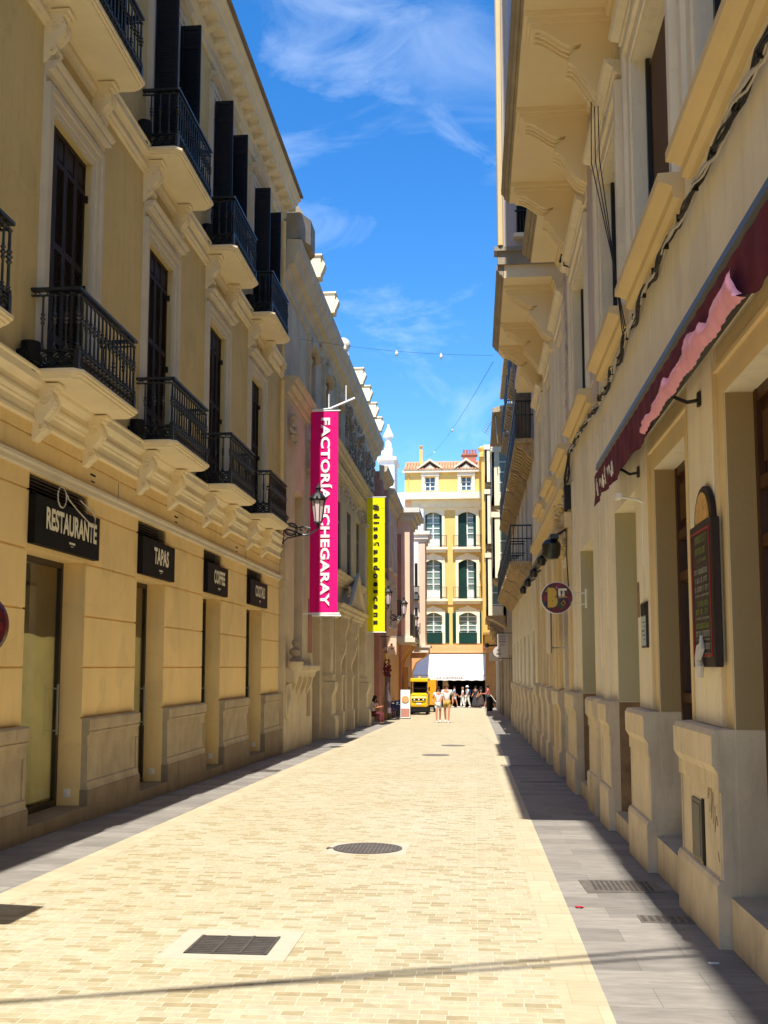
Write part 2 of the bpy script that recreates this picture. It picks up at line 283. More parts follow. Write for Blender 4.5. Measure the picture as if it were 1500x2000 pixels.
# ---------------------------------------------------------------- ground
def paver_mat():
    m = bpy.data.materials.new('cream_marble_pavers'); m.use_nodes = True; t = m.node_tree; p = t.nodes['Principled BSDF']
    tcn = N(t, 'ShaderNodeTexCoord')
    br = N(t, 'ShaderNodeTexBrick', Scale=1.0); br.offset = 0.37; br.offset_frequency = 2; br.squash = 0.8; br.squash_frequency = 3
    br.inputs['Brick Width'].default_value = 0.145; br.inputs['Row Height'].default_value = 0.078; br.inputs['Mortar Size'].default_value = 0.0034
    br.inputs['Mortar Smooth'].default_value = 0.3; br.inputs['Bias'].default_value = -0.1
    br.inputs['Color1'].default_value = (0, 0, 0, 1); br.inputs['Color2'].default_value = (1, 1, 1, 1); br.inputs['Mortar'].default_value = (0.5, 0.5, 0.5, 1)
    t.links.new(tcn.outputs['Object'], br.inputs['Vector'])
    rp = N(t, 'ShaderNodeValToRGB'); e = rp.color_ramp.elements
    e[0].position = 0.0; e[0].color = srgb(166, 153, 120); e[1].position = 1.0; e[1].color = srgb(192, 188, 163)
    for ps, c in ((0.12, (176, 166, 135)), (0.3, (182, 173, 144)), (0.62, (187, 180, 153)), (0.8, (184, 174, 149))):
        q = e.new(ps); q.color = srgb(*c)
    t.links.new(br.outputs['Color'], rp.inputs[0])
    # stone clouding and veins
    n = N(t, 'ShaderNodeTexNoise', Scale=11.0, Detail=8.0, Roughness=0.65, Distortion=1.2); t.links.new(tcn.outputs['Object'], n.inputs['Vector'])
    mm = N(t, 'ShaderNodeMixRGB'); mm.blend_type = 'OVERLAY'; mm.inputs['Fac'].default_value = 0.38
    t.links.new(rp.outputs[0], mm.inputs['Color1']); t.links.new(n.outputs['Fac'], mm.inputs['Color2'])
    # areas of warmer and greyer stone, wear along the middle
    n3 = N(t, 'ShaderNodeTexNoise', Scale=0.55, Detail=4.0, Roughness=0.6); t.links.new(tcn.outputs['Object'], n3.inputs['Vector'])
    r3 = N(t, 'ShaderNodeValToRGB'); r3.color_ramp.elements[0].position = 0.35; r3.color_ramp.elements[1].position = 0.68
    r3.color_ramp.elements[0].color = (0.93, 0.88, 0.80, 1); r3.color_ramp.elements[1].color = (1, 1, 1, 1); t.links.new(n3.outputs['Fac'], r3.inputs[0])
    m3 = N(t, 'ShaderNodeMixRGB'); m3.blend_type = 'MULTIPLY'; m3.inputs['Fac'].default_value = 0.8
    t.links.new(mm.outputs[0], m3.inputs['Color1']); t.links.new(r3.outputs[0], m3.inputs['Color2'])
    # gum spots, drip marks and scuffs trodden into the stone
    v = N(t, 'ShaderNodeTexVoronoi', Scale=2.6); v.inputs['Randomness'].default_value = 1.0; t.links.new(tcn.outputs['Object'], v.inputs['Vector'])
    rv = N(t, 'ShaderNodeValToRGB'); rv.color_ramp.elements[0].position = 0.035; rv.color_ramp.elements[1].position = 0.05; rv.color_ramp.elements[0].color = (0.62, 0.6, 0.57, 1); rv.color_ramp.elements[1].color = (1, 1, 1, 1); t.links.new(v.outputs['Distance'], rv.inputs[0])
    n5 = N(t, 'ShaderNodeTexNoise', Scale=1.7, Detail=12.0, Roughness=0.78, Distortion=0.8); t.links.new(tcn.outputs['Object'], n5.inputs['Vector'])
    r5 = N(t, 'ShaderNodeValToRGB'); r5.color_ramp.elements[0].position = 0.34; r5.color_ramp.elements[1].position = 0.44; r5.color_ramp.elements[0].color = (0.84, 0.81, 0.76, 1); r5.color_ramp.elements[1].color = (1, 1, 1, 1); t.links.new(n5.outputs['Fac'], r5.inputs[0])
    m5 = N(t, 'ShaderNodeMixRGB'); m5.blend_type = 'MULTIPLY'; m5.inputs['Fac'].default_value = 1; t.links.new(m3.outputs[0], m5.inputs['Color1']); t.links.new(rv.outputs[0], m5.inputs['Color2'])
    m6 = N(t, 'ShaderNodeMixRGB'); m6.blend_type = 'MULTIPLY'; m6.inputs['Fac'].default_value = 1; t.links.new(m5.outputs[0], m6.inputs['Color1']); t.links.new(r5.outputs[0], m6.inputs['Color2']); m3 = m6
    mo = N(t, 'ShaderNodeMixRGB'); mo.inputs['Color2'].default_value = srgb(204, 194, 168)
    t.links.new(br.outputs['Fac'], mo.inputs['Fac']); t.links.new(m3.outputs[0], mo.inputs['Color1']); t.links.new(mo.outputs[0], p.inputs['Base Color'])
    rr = N(t, 'ShaderNodeMapRange'); rr.inputs['To Min'].default_value = 0.36; rr.inputs['To Max'].default_value = 0.62
    t.links.new(n.outputs['Fac'], rr.inputs[0]); t.links.new(rr.outputs[0], p.inputs['Roughness'])
    b = N(t, 'ShaderNodeBump', Strength=0.5, Distance=0.004); b.invert = True
    t.links.new(br.outputs['Fac'], b.inputs['Height']); t.links.new(b.outputs[0], p.inputs['Normal'])
    p.inputs['Specular IOR Level'].default_value = 0.35
    return m
def slab_mat(name, c0, c1, bw, rh, mortar, rough=0.6, rot=False, var=0.3):
    m = bpy.data.materials.new(name); m.use_nodes = True; t = m.node_tree; p = t.nodes['Principled BSDF']
    tcn = N(t, 'ShaderNodeTexCoord'); br = N(t, 'ShaderNodeTexBrick', Scale=1.0)
    br.inputs['Brick Width'].default_value = bw; br.inputs['Row Height'].default_value = rh; br.inputs['Mortar Size'].default_value = 0.003
    br.inputs['Color1'].default_value = c0; br.inputs['Color2'].default_value = c1; br.inputs['Mortar'].default_value = mortar; br.inputs['Mortar Smooth'].default_value = 0.2
    t.links.new(tcn.outputs['Object'], br.inputs['Vector'])
    mp = N(t, 'ShaderNodeMapping'); mp.inputs['Scale'].default_value = (1.2, 5.0, 1); mp.inputs['Rotation'].default_value = (0, 0, 0.12); t.links.new(tcn.outputs['Object'], mp.inputs[0])
    n = N(t, 'ShaderNodeTexNoise', Scale=3.2, Detail=10.0, Roughness=0.68, Distortion=0.6); t.links.new(mp.outputs[0], n.inputs['Vector'])
    r = N(t, 'ShaderNodeValToRGB'); r.color_ramp.elements[0].position = 0.3; r.color_ramp.elements[1].position = 0.72
    r.color_ramp.elements[0].color = (1-var, 1-var, 1-var*1.05, 1); r.color_ramp.elements[1].color = (1.12, 1.12, 1.12, 1); t.links.new(n.outputs['Fac'], r.inputs[0])
    mm = N(t, 'ShaderNodeMixRGB'); mm.blend_type = 'MULTIPLY'; mm.inputs['Fac'].default_value = 1
    t.links.new(br.outputs['Color'], mm.inputs['Color1']); t.links.new(r.outputs[0], mm.inputs['Color2']); t.links.new(mm.outputs[0], p.inputs['Base Color'])
    p.inputs['Roughness'].default_value = rough; p.inputs['Specular IOR Level'].default_value = 0.3
    b = N(t, 'ShaderNodeBump', Strength=0.25, Distance=0.004); b.invert = True; t.links.new(br.outputs['Fac'], b.inputs['Height']); t.links.new(b.outputs[0], p.inputs['Normal'])
    return m
m_pav = paver_mat()
m_grey = slab_mat('grey_stone_slabs', srgb(132, 127, 120), srgb(156, 150, 141), 0.62, 0.34, srgb(122, 118, 112))
m_band = slab_mat('cream_border_slabs', srgb(184, 170, 140), srgb(194, 181, 152), 0.24, 0.42, srgb(176, 158, 124), rough=0.5, var=0.14)
m_soil = mat('distant_ground', srgb(176, 160, 132), var=0.2, scale=0.3, bump=0)
def sheet(name, x0, x1, y0, y1, dz, m):
    b = MB(drape=True); b.add([(x0, y0, dz), (x1, y0, dz), (x1, y1, dz), (x0, y1, dz)], [(0, 1, 2, 3)])
    o = b.build(name, m); o['kind'] = 'structure'; return o
def flat(z):  # far ground to the horizon
    b = MB(); b.add([(-900, -900, z+17.1), (900, -900, z+17.1), (900, 900, z-17.1), (-900, 900, z-17.1)], [(0, 1, 2, 3)]); return b
o = flat(-0.06).build('ground', m_soil); o['kind'] = 'structure'
XL, XR = -4.75, 1.62
sheet('road', -3.45, 0.42, -14, 78, 0, m_pav)
sheet('pavement_left', -5.6, -3.69, -14, 46.0, 0.0, m_grey)
sheet('pavement_right', 0.66, 2.6, -14, 78, 0.0, m_grey)
sheet('border_strip_left', -3.69, -3.45, -14, 46.0, 0.0, m_band)
sheet('border_strip_right', 0.42, 0.66, -14, 78, 0.0, m_band)
sheet('plaza_left', -8, -3.45, 46.0, 78, 0.0, m_pav)
sheet('plaza', -16, 14, 78, 90, 0.0, m_pav)
# ---------------------------------------------------------------- yellow building on the left
bldL = thing('townhouse', 'long ochre yellow townhouse with black iron balconies and brown louvred shutters, at the left edge', 'building', (XL, 11, G(11)))
BAYS = [11.33 + 3.46*k for k in (-2, -1, 0, 1, 2, 3)]
OPEN = [(BAYS[0]-0.7, BAYS[0]+0.7), (BAYS[1]-0.7, BAYS[1]+0.7), (10.47, 12.14), (14.05, 15.38), (17.60, 18.87), (21.05, 22.60)]
Y0, Y1 = -6.0, 24.6
ops = [(a, b, -1.5, 2.87) for a, b in OPEN] + [(a, b, 3.40, 3.69) for a, b in OPEN] + [(c-0.61, c+0.61, 4.72, 7.88) for c in BAYS] + [(c-0.6, c+0.6, 9.08, 12.0) for c in BAYS]
b = MB('L', XL)
# rusticated ground floor: courses with grooves between them
cuts = [0.99, 1.60, 2.22, 2.86, 3.50, 4.09, 4.30]
b.wall(Y0, Y1, -1.2, 4.30, ops, -0.30, -0.022)
zz = -1.2
for c in cuts:
    b.wall(Y0, Y1, zz, c - (0.012 if c < 4.3 else 0), ops, -0.0215, 0.0); zz = c + 0.012
b.box(Y0, Y1, -9.0, -0.75, -1.2, 12.9)
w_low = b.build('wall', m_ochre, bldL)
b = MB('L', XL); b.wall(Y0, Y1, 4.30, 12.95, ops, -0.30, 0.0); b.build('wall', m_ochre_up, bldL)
b = MB('L', XL)                                                       # vertical joints
for u in (5.9, 13.2, 20.9): b.cut(); b.box(u, u+0.015, -0.01, 0.004, 3.80, 4.06)
b.build('wall_joint', m_stone_dk, bldL)
# plinth
b = MB('L', XL); c2 = MB('L', XL)
edges = [Y0] + [x for ab in OPEN for x in ab] + [Y1]
for i in range(0, len(edges), 2):
    u0, u1 = edges[i], edges[i+1]; b.cut(); c2.cut()
    c2.bbox(u0, u1, 0.0, 0.115, -1.2, 0.13, 0.015)
    b.prof([(0, 0.131), (0.105, 0.131), (0.085, 0.18), (0.085, 0.22), (0.06, 0.235), (0.06, 0.64), (0.075, 0.655), (0.075, 0.775), (0.10, 0.80), (0.10, 0.82), (0.085, 0.825), (0.105, 0.86), (0.105, 0.965), (0.085, 0.985), (0.0, 0.985)], u0+0.015, u1-0.015)
    for a, q in ((u0+0.02, u0+0.08), (u1-0.08, u1-0.02)): b.box(a, q, 0.061, 0.078, 0.236, 0.64)
b.build('plinth', m_stone, bldL); c2.build('plinth_base', m_stone_dk, bldL)
b = MB('L', XL)
for u0, u1 in OPEN: b.cut(); b.box(u0, u1, -0.6, 0.10, -1.2, G((u0+u1)/2)+0.16)
b.build('door_sill', m_stone_dk, bldL)
# string moulding over the shop fronts
b = MB('L', XL); b.moulding(Y0, Y1, [(0.0, 3.70), (0.05, 3.715), (0.05, 3.76), (0.085, 3.775), (0.085, 3.81), (0.0, 3.82)]); b.build('string_moulding', m_white_trim, bldL)
CORN = [(0.0, 4.17), (0.045, 4.185), (0.045, 4.22), (0.02, 4.235), (0.02, 4.33), (0.05, 4.35), (0.05, 4.37), (0.085, 4.40), (0.085, 4.43), (0.055, 4.445), (0.055, 4.52), (0.10, 4.56), (0.14, 4.575), (0.14, 4.66), (0.16, 4.675), (0.16, 4.70), (0.0, 4.705)]
CORN = [(o_, z_+0.06) for o_, z_ in CORN]
b = MB('L', XL); b.moulding(Y0, Y1, CORN); b.cut(); b.moulding(Y0, Y1, [(o*0.95, z+4.36) for o, z in CORN if z > 4.36 or z < 4.24][1:]); b.build('cornice', m_trim, bldL)
# main eaves cornice
b = MB('L', XL)
b.moulding(Y0, Y1, [(0.03, 12.66), (0.05, 12.68), (0.05, 12.74), (0.02, 12.76), (0.02, 12.86), (0.06, 12.90), (0.10, 12.92), (0.10, 13.06), (0.33, 13.07), (0.33, 13.20), (0.37, 13.22), (0.40, 13.30), (0.46, 13.33), (0.46, 13.38), (0.0, 13.40)])
b.build('eaves_cornice', m_trim, bldL)
b = MB('L', XL)
for k in range(62):
    u = Y0 + 0.3 + k*0.49; b.cut()
    b.prof([(0.10, 13.068), (0.31, 13.068), (0.31, 13.02), (0.27, 12.99), (0.22, 13.0), (0.17, 12.95), (0.12, 12.93), (0.10, 12.93)], u, u+0.16)
b.build('eaves_bracket', m_trim, bldL)
b = MB('L', XL); b.prof([(0.52, 13.402), (0.52, 13.45), (-9.0, 15.4), (-9.0, 13.402)], Y0, Y1); b.build('roof', m_stone_dk, bldL)

def scroll_console(b, u, z, s=1.0, w=0.125):
    """S-shaped scroll bracket: profile extruded along the wall with raised rims and volutes"""
    pr = [(0.0, 0.0), (0.20, 0.0), (0.215, -0.03), (0.235, -0.07), (0.25, -0.12), (0.24, -0.18), (0.20, -0.24), (0.15, -0.29), (0.12, -0.33), (0.13, -0.36), (0.155, -0.39), (0.16, -0.43), (0.13, -0.47), (0.09, -0.49), (0.06, -0.53), (0.03, -0.56), (0.0, -0.57)]
    P = [(o*s, z + q*s) for o, q in pr]
    b.prof(P, u-w*0.36, u+w*0.36)
    for sg in (-1, 1):
        b.prof([(o*s*1.06 if i not in (0, len(pr)-1) else 0, z+q*s) for i, (o, q) in enumerate(pr)], u+sg*w*0.5-0.018, u+sg*w*0.5+0.018)
        for (oo, qq, rr) in ((0.15, -0.12, 0.075), (0.115, -0.42, 0.042)):
            b.tube([(u+sg*(w*0.5+0.022), (oo + rr*1.15*(1-t/15)*cos(t*0.75+0.4))*s, z+(qq+rr*1.15*(1-t/15)*sin(t*0.75+0.4))*s) for t in range(14)], 0.013*s, 5)
            b.prof([((oo + rr*0.22*cos(t*pi/4))*s, z+(qq+rr*0.22*sin(t*pi/4))*s) for t in range(8)], u+sg*w*0.5, u+sg*(w*0.5+0.04))
    b.box(u-w*0.62, u+w*0.62, 0, 0.27*s, z+0.001, z+0.05*s); b.box(u-w*0.72, u+w*0.72, 0, 0.31*s, z+0.051*s, z+0.085*s)
    for k in range(5): b.ball(u, 0.235*s-0.004*k, z-(0.07+0.035*k)*s, 0.017*s, 6, 4)
def iron_railing(b, c, hw, D, z0, z1):
    """cast-iron balcony rail round three sides"""
    n = 0
    def rail(z, r0, h):
        b.box(c-hw-r0, c+hw+r0, D-r0, D+r0, z, z+h); b.box(c-hw-r0, c-hw+r0, 0, D-r0, z, z+h); b.box(c+hw-r0, c+hw+r0, 0, D-r0, z, z+h)
    rail(z0, 0.026, 0.035); rail(z0+0.20, 0.018, 0.022); rail(z1-0.03, 0.034, 0.034); rail(z1-0.085, 0.014, 0.016)
    zb, zt = z0+0.218, z1-0.085; H = zt-zb
    def bal(u, o, big=False):
        k = 2.0 if big else 1.6
        b.lathe(u, o, [(zb, 0.017*k), (zb+0.03, 0.017*k), (zb+0.045, 0.008*k), (zb+0.06, 0.013*k), (zb+0.075, 0.008*k), (zb+H*0.46, 0.007*k), (zb+H*0.5, 0.015*k), (zb+H*0.54, 0.008*k), (zb+H*0.58, 0.019*k), (zb+H*0.62, 0.008*k), (zb+H*0.66, 0.015*k), (zb+H*0.70, 0.008*k), (zt-0.02, 0.007*k), (zt, 0.014*k)], 6)
    def orn(u, o, along):
        # scrolled frieze ring under the balusters and a curl under the handrail
        for rad, th in ((0.074, 0.015), (0.036, 0.014)):
            pts = [((u+rad*cos(t*pi/5), o, z0+0.115+rad*sin(t*pi/5)) if along else (u, o+rad*cos(t*pi/5), z0+0.115+rad*sin(t*pi/5))) for t in range(11)]
            b.tube(pts, th, 4, cap=False)
        pts = [((u+0.028*cos(t*pi/4), o, z1-0.058+0.02*sin(t*pi/4)) if along else (u, o+0.028*cos(t*pi/4), z1-0.058+0.02*sin(t*pi/4))) for t in range(9)]
        b.tube(pts, 0.007, 4, cap=False)
    nb = int(2*hw/0.115)
    for i in range(nb+1):
        u = c-hw+2*hw*i/nb; bal(u, D, i in (0, nb))
        if i < nb: orn(u+hw/nb, D, True)
    ns = max(2, int(D/0.13))
    for sg in (-1, 1):
        for i in range(1, ns): bal(c+sg*hw, D*i/ns)
        for i in range(ns): orn(c+sg*hw, D*(i+0.5)/ns, False)
        b.box(c+sg*hw-0.028, c+sg*hw+0.028, D-0.028, D+0.028, z0, z0+0.21)
        for i in range(6): b.ball(c+sg*hw, D, z0+0.25+0.0*i, 0.001, 4, 3)
def balcony(par, c, zs, hw=0.975, D=0.60, rail=0.90, mslab=m_trim, cons=True):
    b = MB('L', XL); ch = 0.09
    for (zz0, zz1, k) in ((zs, zs+0.03, 0.05), (zs+0.0305, zs+0.06, 0.02), (zs+0.0605, zs+0.095, 0.0)):
        h = hw-k; d = D-k
        b.profh([(c-h, 0.0), (c+h, 0.0), (c+h, d-ch), (c+h-ch, d), (c-h+ch, d), (c-h, d-ch)], zz0, zz1)
    slab = b.build('balcony', mslab, par)
    b = MB('L', XL); iron_railing(b, c, hw-0.07, D-0.075, zs+0.10, zs+0.10+rail); b.build('railing', m_iron, slab)
    if cons:
        for s in (-0.72, 0.72):
            b = MB('L', XL); scroll_console(b, c+s, zs-0.10, 0.95); b.build('console', m_trim, slab)
    return slab
bl = balcony(bldL, BAYS[2]-0.05, 4.68)
bu = balcony(bldL, BAYS[2]-0.08, 8.97)
for k in (-2, -1, 1, 2, 3):
    for s in (bl, bu): cp(s, bldL, (0, 3.46*k, 0))
# french windows: architrave, hood, louvred shutters
def architrave(c, z0, z1, hood=True, fw=0.24, hw=0.61):
    b = MB('L', XL)
    for (k0, k1, o) in ((0.0, 0.07, 0.035), (0.07, 0.17, 0.055), (0.17, fw, 0.085)):
        b.box(c-hw-k1, c-hw-k0, 0.0, o, z0, z1+k1); b.box(c+hw+k0, c+hw+k1, 0.0, o, z0, z1+k1); b.box(c-hw-k0, c+hw+k0, 0.0, o, z1+k0, z1+k1)
    if hood:
        b.box(c-hw-fw, c+hw+fw, 0.0, 0.03, z1+fw+0.001, z1+0.36)
        b.moulding(c-hw-fw-0.0, c+hw+fw+0.0, [(0.03, z1+0.31), (0.07, z1+0.32), (0.07, z1+0.36), (0.15, z1+0.37), (0.15, z1+0.415), (0.18, z1+0.43), (0.20, z1+0.46), (0.0, z1+0.475)], ends=0.3)
    return b.build('window_frame', m_white_trim, bldL)
def shutters(c, z0, z1, hw=0.61, o=-0.07):
    b = MB('L', XL); n = 4; wd = 2*hw/n
    for i in range(n):
        u0 = c-hw+i*wd+0.004; u1 = u0+wd-0.008; s = 0.045
        for a, q in ((u0, u0+s), (u1-s, u1)): b.box(a, q, o-0.04, o, z0, z1)
        levels = [(z0, z0+0.07), (z0+0.62, z0+0.72), (z0+1.72, z0+1.80), (z1-0.42, z1-0.36), (z1-0.06, z1)]
        for a, q in levels: b.box(u0+s, u1-s, o-0.039, o-0.001, a, q)
        b.box(u0+s, u1-s, o-0.035, o-0.022, z1-0.36, z1-0.06); b.box(u0+s+0.03, u1-s-0.03, o-0.022, o-0.008, z1-0.32, z1-0.10)
        b.box(u0+s, u1-s, o-0.035, o-0.022, z0+0.07, z0+0.62); b.box(u0+s+0.03, u1-s-0.03, o-0.022, o-0.008, z0+0.12, z0+0.57)
        for a, q in ((z0+0.72, z0+1.72), (z0+1.80, z1-0.42)):
            k = int((q-a)/0.042)
            for j in range(k):
                zc = a + (q-a)*(j+0.5)/k
                b.prof([(o-0.034, zc+0.016), (o-0.030, zc+0.020), (o-0.004, zc-0.012), (o-0.008, zc-0.016)], u0+s, u1-s)
            b.box(u0+s, u1-s, o-0.041, o-0.036, a, q)
    sh = b.build('shutter', m_wood, bldL)
    b = MB('L', XL)
    for u in (c-hw, c+hw):
        for z in (z0+0.5, z0+1.5, z1-0.5): b.cut(); b.box(u-0.02, u+0.02, -0.069, -0.03, z, z+0.09)
    b.build('hinge', m_iron, sh)
    return sh
fr = architrave(BAYS[2], 4.72, 7.88); sh = shutters(BAYS[2], 4.72, 7.88)
for k in (-2, -1, 1, 2, 3): cp(fr, bldL, (0, 3.46*k, 0)); cp(sh, bldL, (0, 3.46*k, 0))
fr2 = architrave(BAYS[2], 9.08, 12.0, hw=0.60)
b = MB('L', XL); c = BAYS[2]; b.box(c-0.6, c+0.6, -0.14, -0.10, 9.08, 12.0)
for i in range(4): b.box(c-0.58+i*0.3, c-0.32+i*0.3, -0.10, -0.085, 9.2, 11.85)
dk2 = b.build('window', m_wood_blk, bldL)
def leaf(u, sg):
    b = MB('L', XL); z0, z1 = 9.10, 12.0; d0, d1 = 0.06, 0.40
    b.box(u-0.02, u+0.02, d0, d0+0.05, z0, z1); b.box(u-0.02, u+0.02, d1-0.05, d1, z0, z1)
    for a, q in ((z0, z0+0.08), (z0+1.35, z0+1.43), (z1-0.4, z1-0.34), (z1-0.07, z1)): b.box(u-0.0195, u+0.0195, d0+0.05, d1-0.05, a, q)
    k = 60
    for j in range(k):
        zc = z0+0.1+(z1-z0-0.2)*j/k
        b.box(u-0.012, u+0.012, d0+0.05, d1-0.05, zc, zc+0.03)
    b.box(u-0.004, u+0.004, d0+0.04, d1-0.04, z0, z1)
    return b.build('open_shutter', m_wood_blk, bldL)
lf = [leaf(BAYS[2]-0.61, -1), leaf(BAYS[2]+0.61, 1)]
for k in (-2, -1, 1, 2, 3):
    cp(fr2, bldL, (0, 3.46*k, 0)); cp(dk2, bldL, (0, 3.46*k, 0))
    for q in lf: cp(q, bldL, (0, 3.46*k, 0))
# rain pipe at the far end
b = MB('L', XL); b.tube([(24.25, 0.10, 4.75), (24.25, 0.10, 8.6)], 0.055, 10); b.lathe(24.25, 0.10, [(6.6, 0.07), (6.68, 0.07)], 10); b.cut(); b.tube([(24.25, 0.10, 8.8), (24.25, 0.10, 12.66)], 0.055, 10)
b.build('rain_pipe', m_ochre, bldL, smooth=True)
# small vents under the cornice
b = MB('L', XL)
for u in (12.2, 15.8, 20.0):
    b.cut()
    b.box(u, u+0.17, 0.0, 0.004, 3.98, 4.005); b.box(u+0.03, u+0.15, 0.0, 0.004, 3.90, 3.918)
b.build('vent_slot', m_dark, bldL)
# shop fronts: frames, glass, papered windows, louvres
for i, (u0, u1) in enumerate(OPEN):
    zb = G((u0+u1)/2)+0.16; zt = 2.87
    b = MB('L', XL); o = -0.28
    for a, q in ((u0, u0+0.05), (u1-0.06, u1)): b.box(a, q, o-0.06, o, zb, zt-0.002)
    b.box(u0+0.05, u1-0.06, o-0.06, o, zt-0.07, zt-0.002); b.box(u0+0.05, u1-0.06, o-0.06, o, zb, zb+0.07)
    fo = b.build('shop_door', m_frame, bldL)
    b = MB('L', XL); b.box(u0+0.05, u1-0.06, o-0.035, o-0.025, zb+0.07, zt-0.07); b.build('glass_pane', m_glass, fo)
    b = MB('L', XL)
    zp = 1.95 + 0.1*(i % 2); nn = 9; top = [(u0+0.05+(u1-u0-0.11)*j/nn, zp+random.Random(i*9+j).uniform(-0.04, 0.04)) for j in range(nn+1)]
    b.profu([(u0+0.05, zb+0.1)] + top + [(u1-0.06, zb+0.1)], o-0.07, o-0.062); b.build('paper_cover', m_paper, fo)
    if i == 2:
        b = MB('L', XL); b.box(u0+0.18, u0+0.52, o-0.061, o-0.055, 0.1, 0.78); b.box(u0+0.1, u0+0.4, o-0.0611, o-0.0545, -0.02, 0.099); b.build('pasted_sheet', mat('light_paper', srgb(214, 206, 168), var=0.1, bump=0.2), fo)
    b = MB('L', XL); b.tube([(u1-0.18, o+0.05, zb+0.85), (u1-0.18, o+0.05, zb+1.45)], 0.014, 6); b.tube([(u1-0.18, o-0.02, zb+0.9), (u1-0.18, o+0.05, zb+0.9)], 0.01, 5); b.tube([(u1-0.18, o-0.02, zb+1.4), (u1-0.18, o+0.05, zb+1.4)], 0.01, 5); b.build('handle', m_metal, fo)
    b = MB('L', XL); b.box(u0, u1, -0.74, -0.70, zb, 2.87); b.build('interior', m_dark, fo)
    b = MB('L', XL)
    for j in range(7):
        z = 3.41 + j*0.04; b.prof([(-0.02, z), (-0.015, z+0.006), (-0.075, z+0.045), (-0.08, z+0.039)], u0, u1)
    b.box(u0, u1, -0.14, -0.12, 3.39, 3.70)
    b.build('louvre_vent', m_louver, bldL)
    b = MB('L', XL); b.box(u1-0.001-0.012, u1-0.001, -0.19, -0.11, zb+0.10, zb+0.20); b.box(u1-0.025, u1-0.013, -0.17, -0.13, zb+0.13, zb+0.17); b.build('wall_socket', m_white, bldL)
# signs over the doors
names = [None, None, 'RESTAURANTE', 'TAPAS', 'COFFEE', 'COCKTAILS']
labs = [None, None, 'black sign board lettered RESTAURANTE over the nearest shop door', 'black sign board lettered TAPAS over the second shop door', 'black sign board lettered COFFEE over the third shop door', 'black sign board lettered COCKTAILS over the farthest shop door']
for i in range(2, 6):
    u0, u1 = OPEN[i]; e0, e1 = u0-0.0, u1+0.22
    t = thing('sign_board', labs[i], 'sign', (XL, (u0+u1)/2, 2.93), 'black sign boards on the yellow house')
    b = MB('L', XL); b.box(e0, e1, 0.0, 0.08, 2.92, 3.45); b.build('panel', m_black, t)
    wd = {2: 1.50, 3: 0.72, 4: 0.80, 5: 0.98}[i]
    text(names[i], 0.235, (XL+0.081, (e0+e1)/2+0.08, 3.22), (0, 1, 0), (0, 0, 1), m_offwhite, t, wid=wd, bold=0.012)
    b = MB('L', XL); cc_ = (e0+e1)/2+0.08
    for q in range(8): b.box(cc_-0.085+q*0.022, cc_-0.071+q*0.022, 0.08, 0.084, 3.018, 3.042)
    b.box(cc_-0.04, cc_+0.04, 0.08, 0.084, 2.992, 2.997); b.build('strap_line', m_offwhite, t)
# loose white cable hanging on the nearest sign
b = MB('L', XL); pts = []
for k in range(22):
    a = k/21*2*pi*1.15; pts.append((11.0+0.12*sin(a), 0.15, 3.52+0.12*cos(a)-0.02))
pts += [(11.2, 0.15, 3.5), (11.45, 0.15, 3.42), (11.8, 0.15, 3.33), (12.0, 0.15, 3.31), (12.02, 0.15, 3.40), (11.9, 0.15, 3.47), (11.6, 0.12, 3.56)]
b.tube(pts, 0.008, 5); tag(b.build('cable_loop', m_cable_w, at=(XL, 11.3, 3.4)) if False else MB.build(b, 'cable_loop', m_cable_w), 'loose pale cable looped over the restaurant sign', 'cable')
# black up-lighter drums standing on the two cornices beside each balcony
b = MB('L', XL); c = BAYS[2]-1.16; b.lathe(c, 0.10, [(4.80, 0.07), (4.80, 0.10), (5.02, 0.10), (5.02, 0.085)], 14); b.box(c-0.17, c-0.03, 0.02, 0.12, 4.71, 4.90); b.box(c-0.05, c+0.05, 0.06, 0.14, 4.71, 4.80)
g0 = b.build('floodlight', m_blackp, at=(XL, c, 4.71), smooth=True)
tag(g0, 'black drum floodlight on the lower cornice beside the first full balcony', 'lamp', 'black drum floodlights on the cornices')
ords = {1: 'second', 2: 'third', 3: 'fourth'}
for k in (1, 2, 3):
    cc = cp(g0, None, (0, 3.46*k, 0), 'black drum floodlight on the lower cornice beside the %s balcony from the left' % {1: 'third', 2: 'fourth', 3: 'fifth and last'}[k])
for k in (1, 2, 3):
    cc = cp(g0, None, (0, 3.46*k, 4.36), 'black drum floodlight on the upper cornice beside the %s upper balcony' % {1: 'second', 2: 'third', 3: 'fourth'}[k])
g0['label'] = 'black drum floodlight on the lower cornice beside the second balcony from the left'
# ---------------------------------------------------------------- cream building on the right
bldR = thing('corner_townhouse', 'cream plastered house with deep bracketed overhangs and a stone plinth, at the right edge', 'building', (XR, 10, G(10)))
Y0, Y1 = -14.0, 17.3
DOORS = [(5.2, 6.65), (7.9, 9.27)]; NICH = [(10.38, 11.9), (14.1, 15.8)]
WIN = [(2.3, 4.2), (5.15, 7.0), (7.95, 9.75), (10.85, 12.35), (14.05, 15.95)]
ops = [(a, b, -1.5, 3.37) for a, b in DOORS + NICH] + [(a, b, 5.36, 7.55) for a, b in WIN] + [(2.2, 3.6, -1.5, 3.37)]
b = MB('R', XR)
b.wall(Y0, Y1, -1.2, 9.10, ops, -0.34, 0.0)
b.box(Y0, Y1, -9, -0.85, -1.2, 19.0)
b.build('wall', m_cream, bldR)
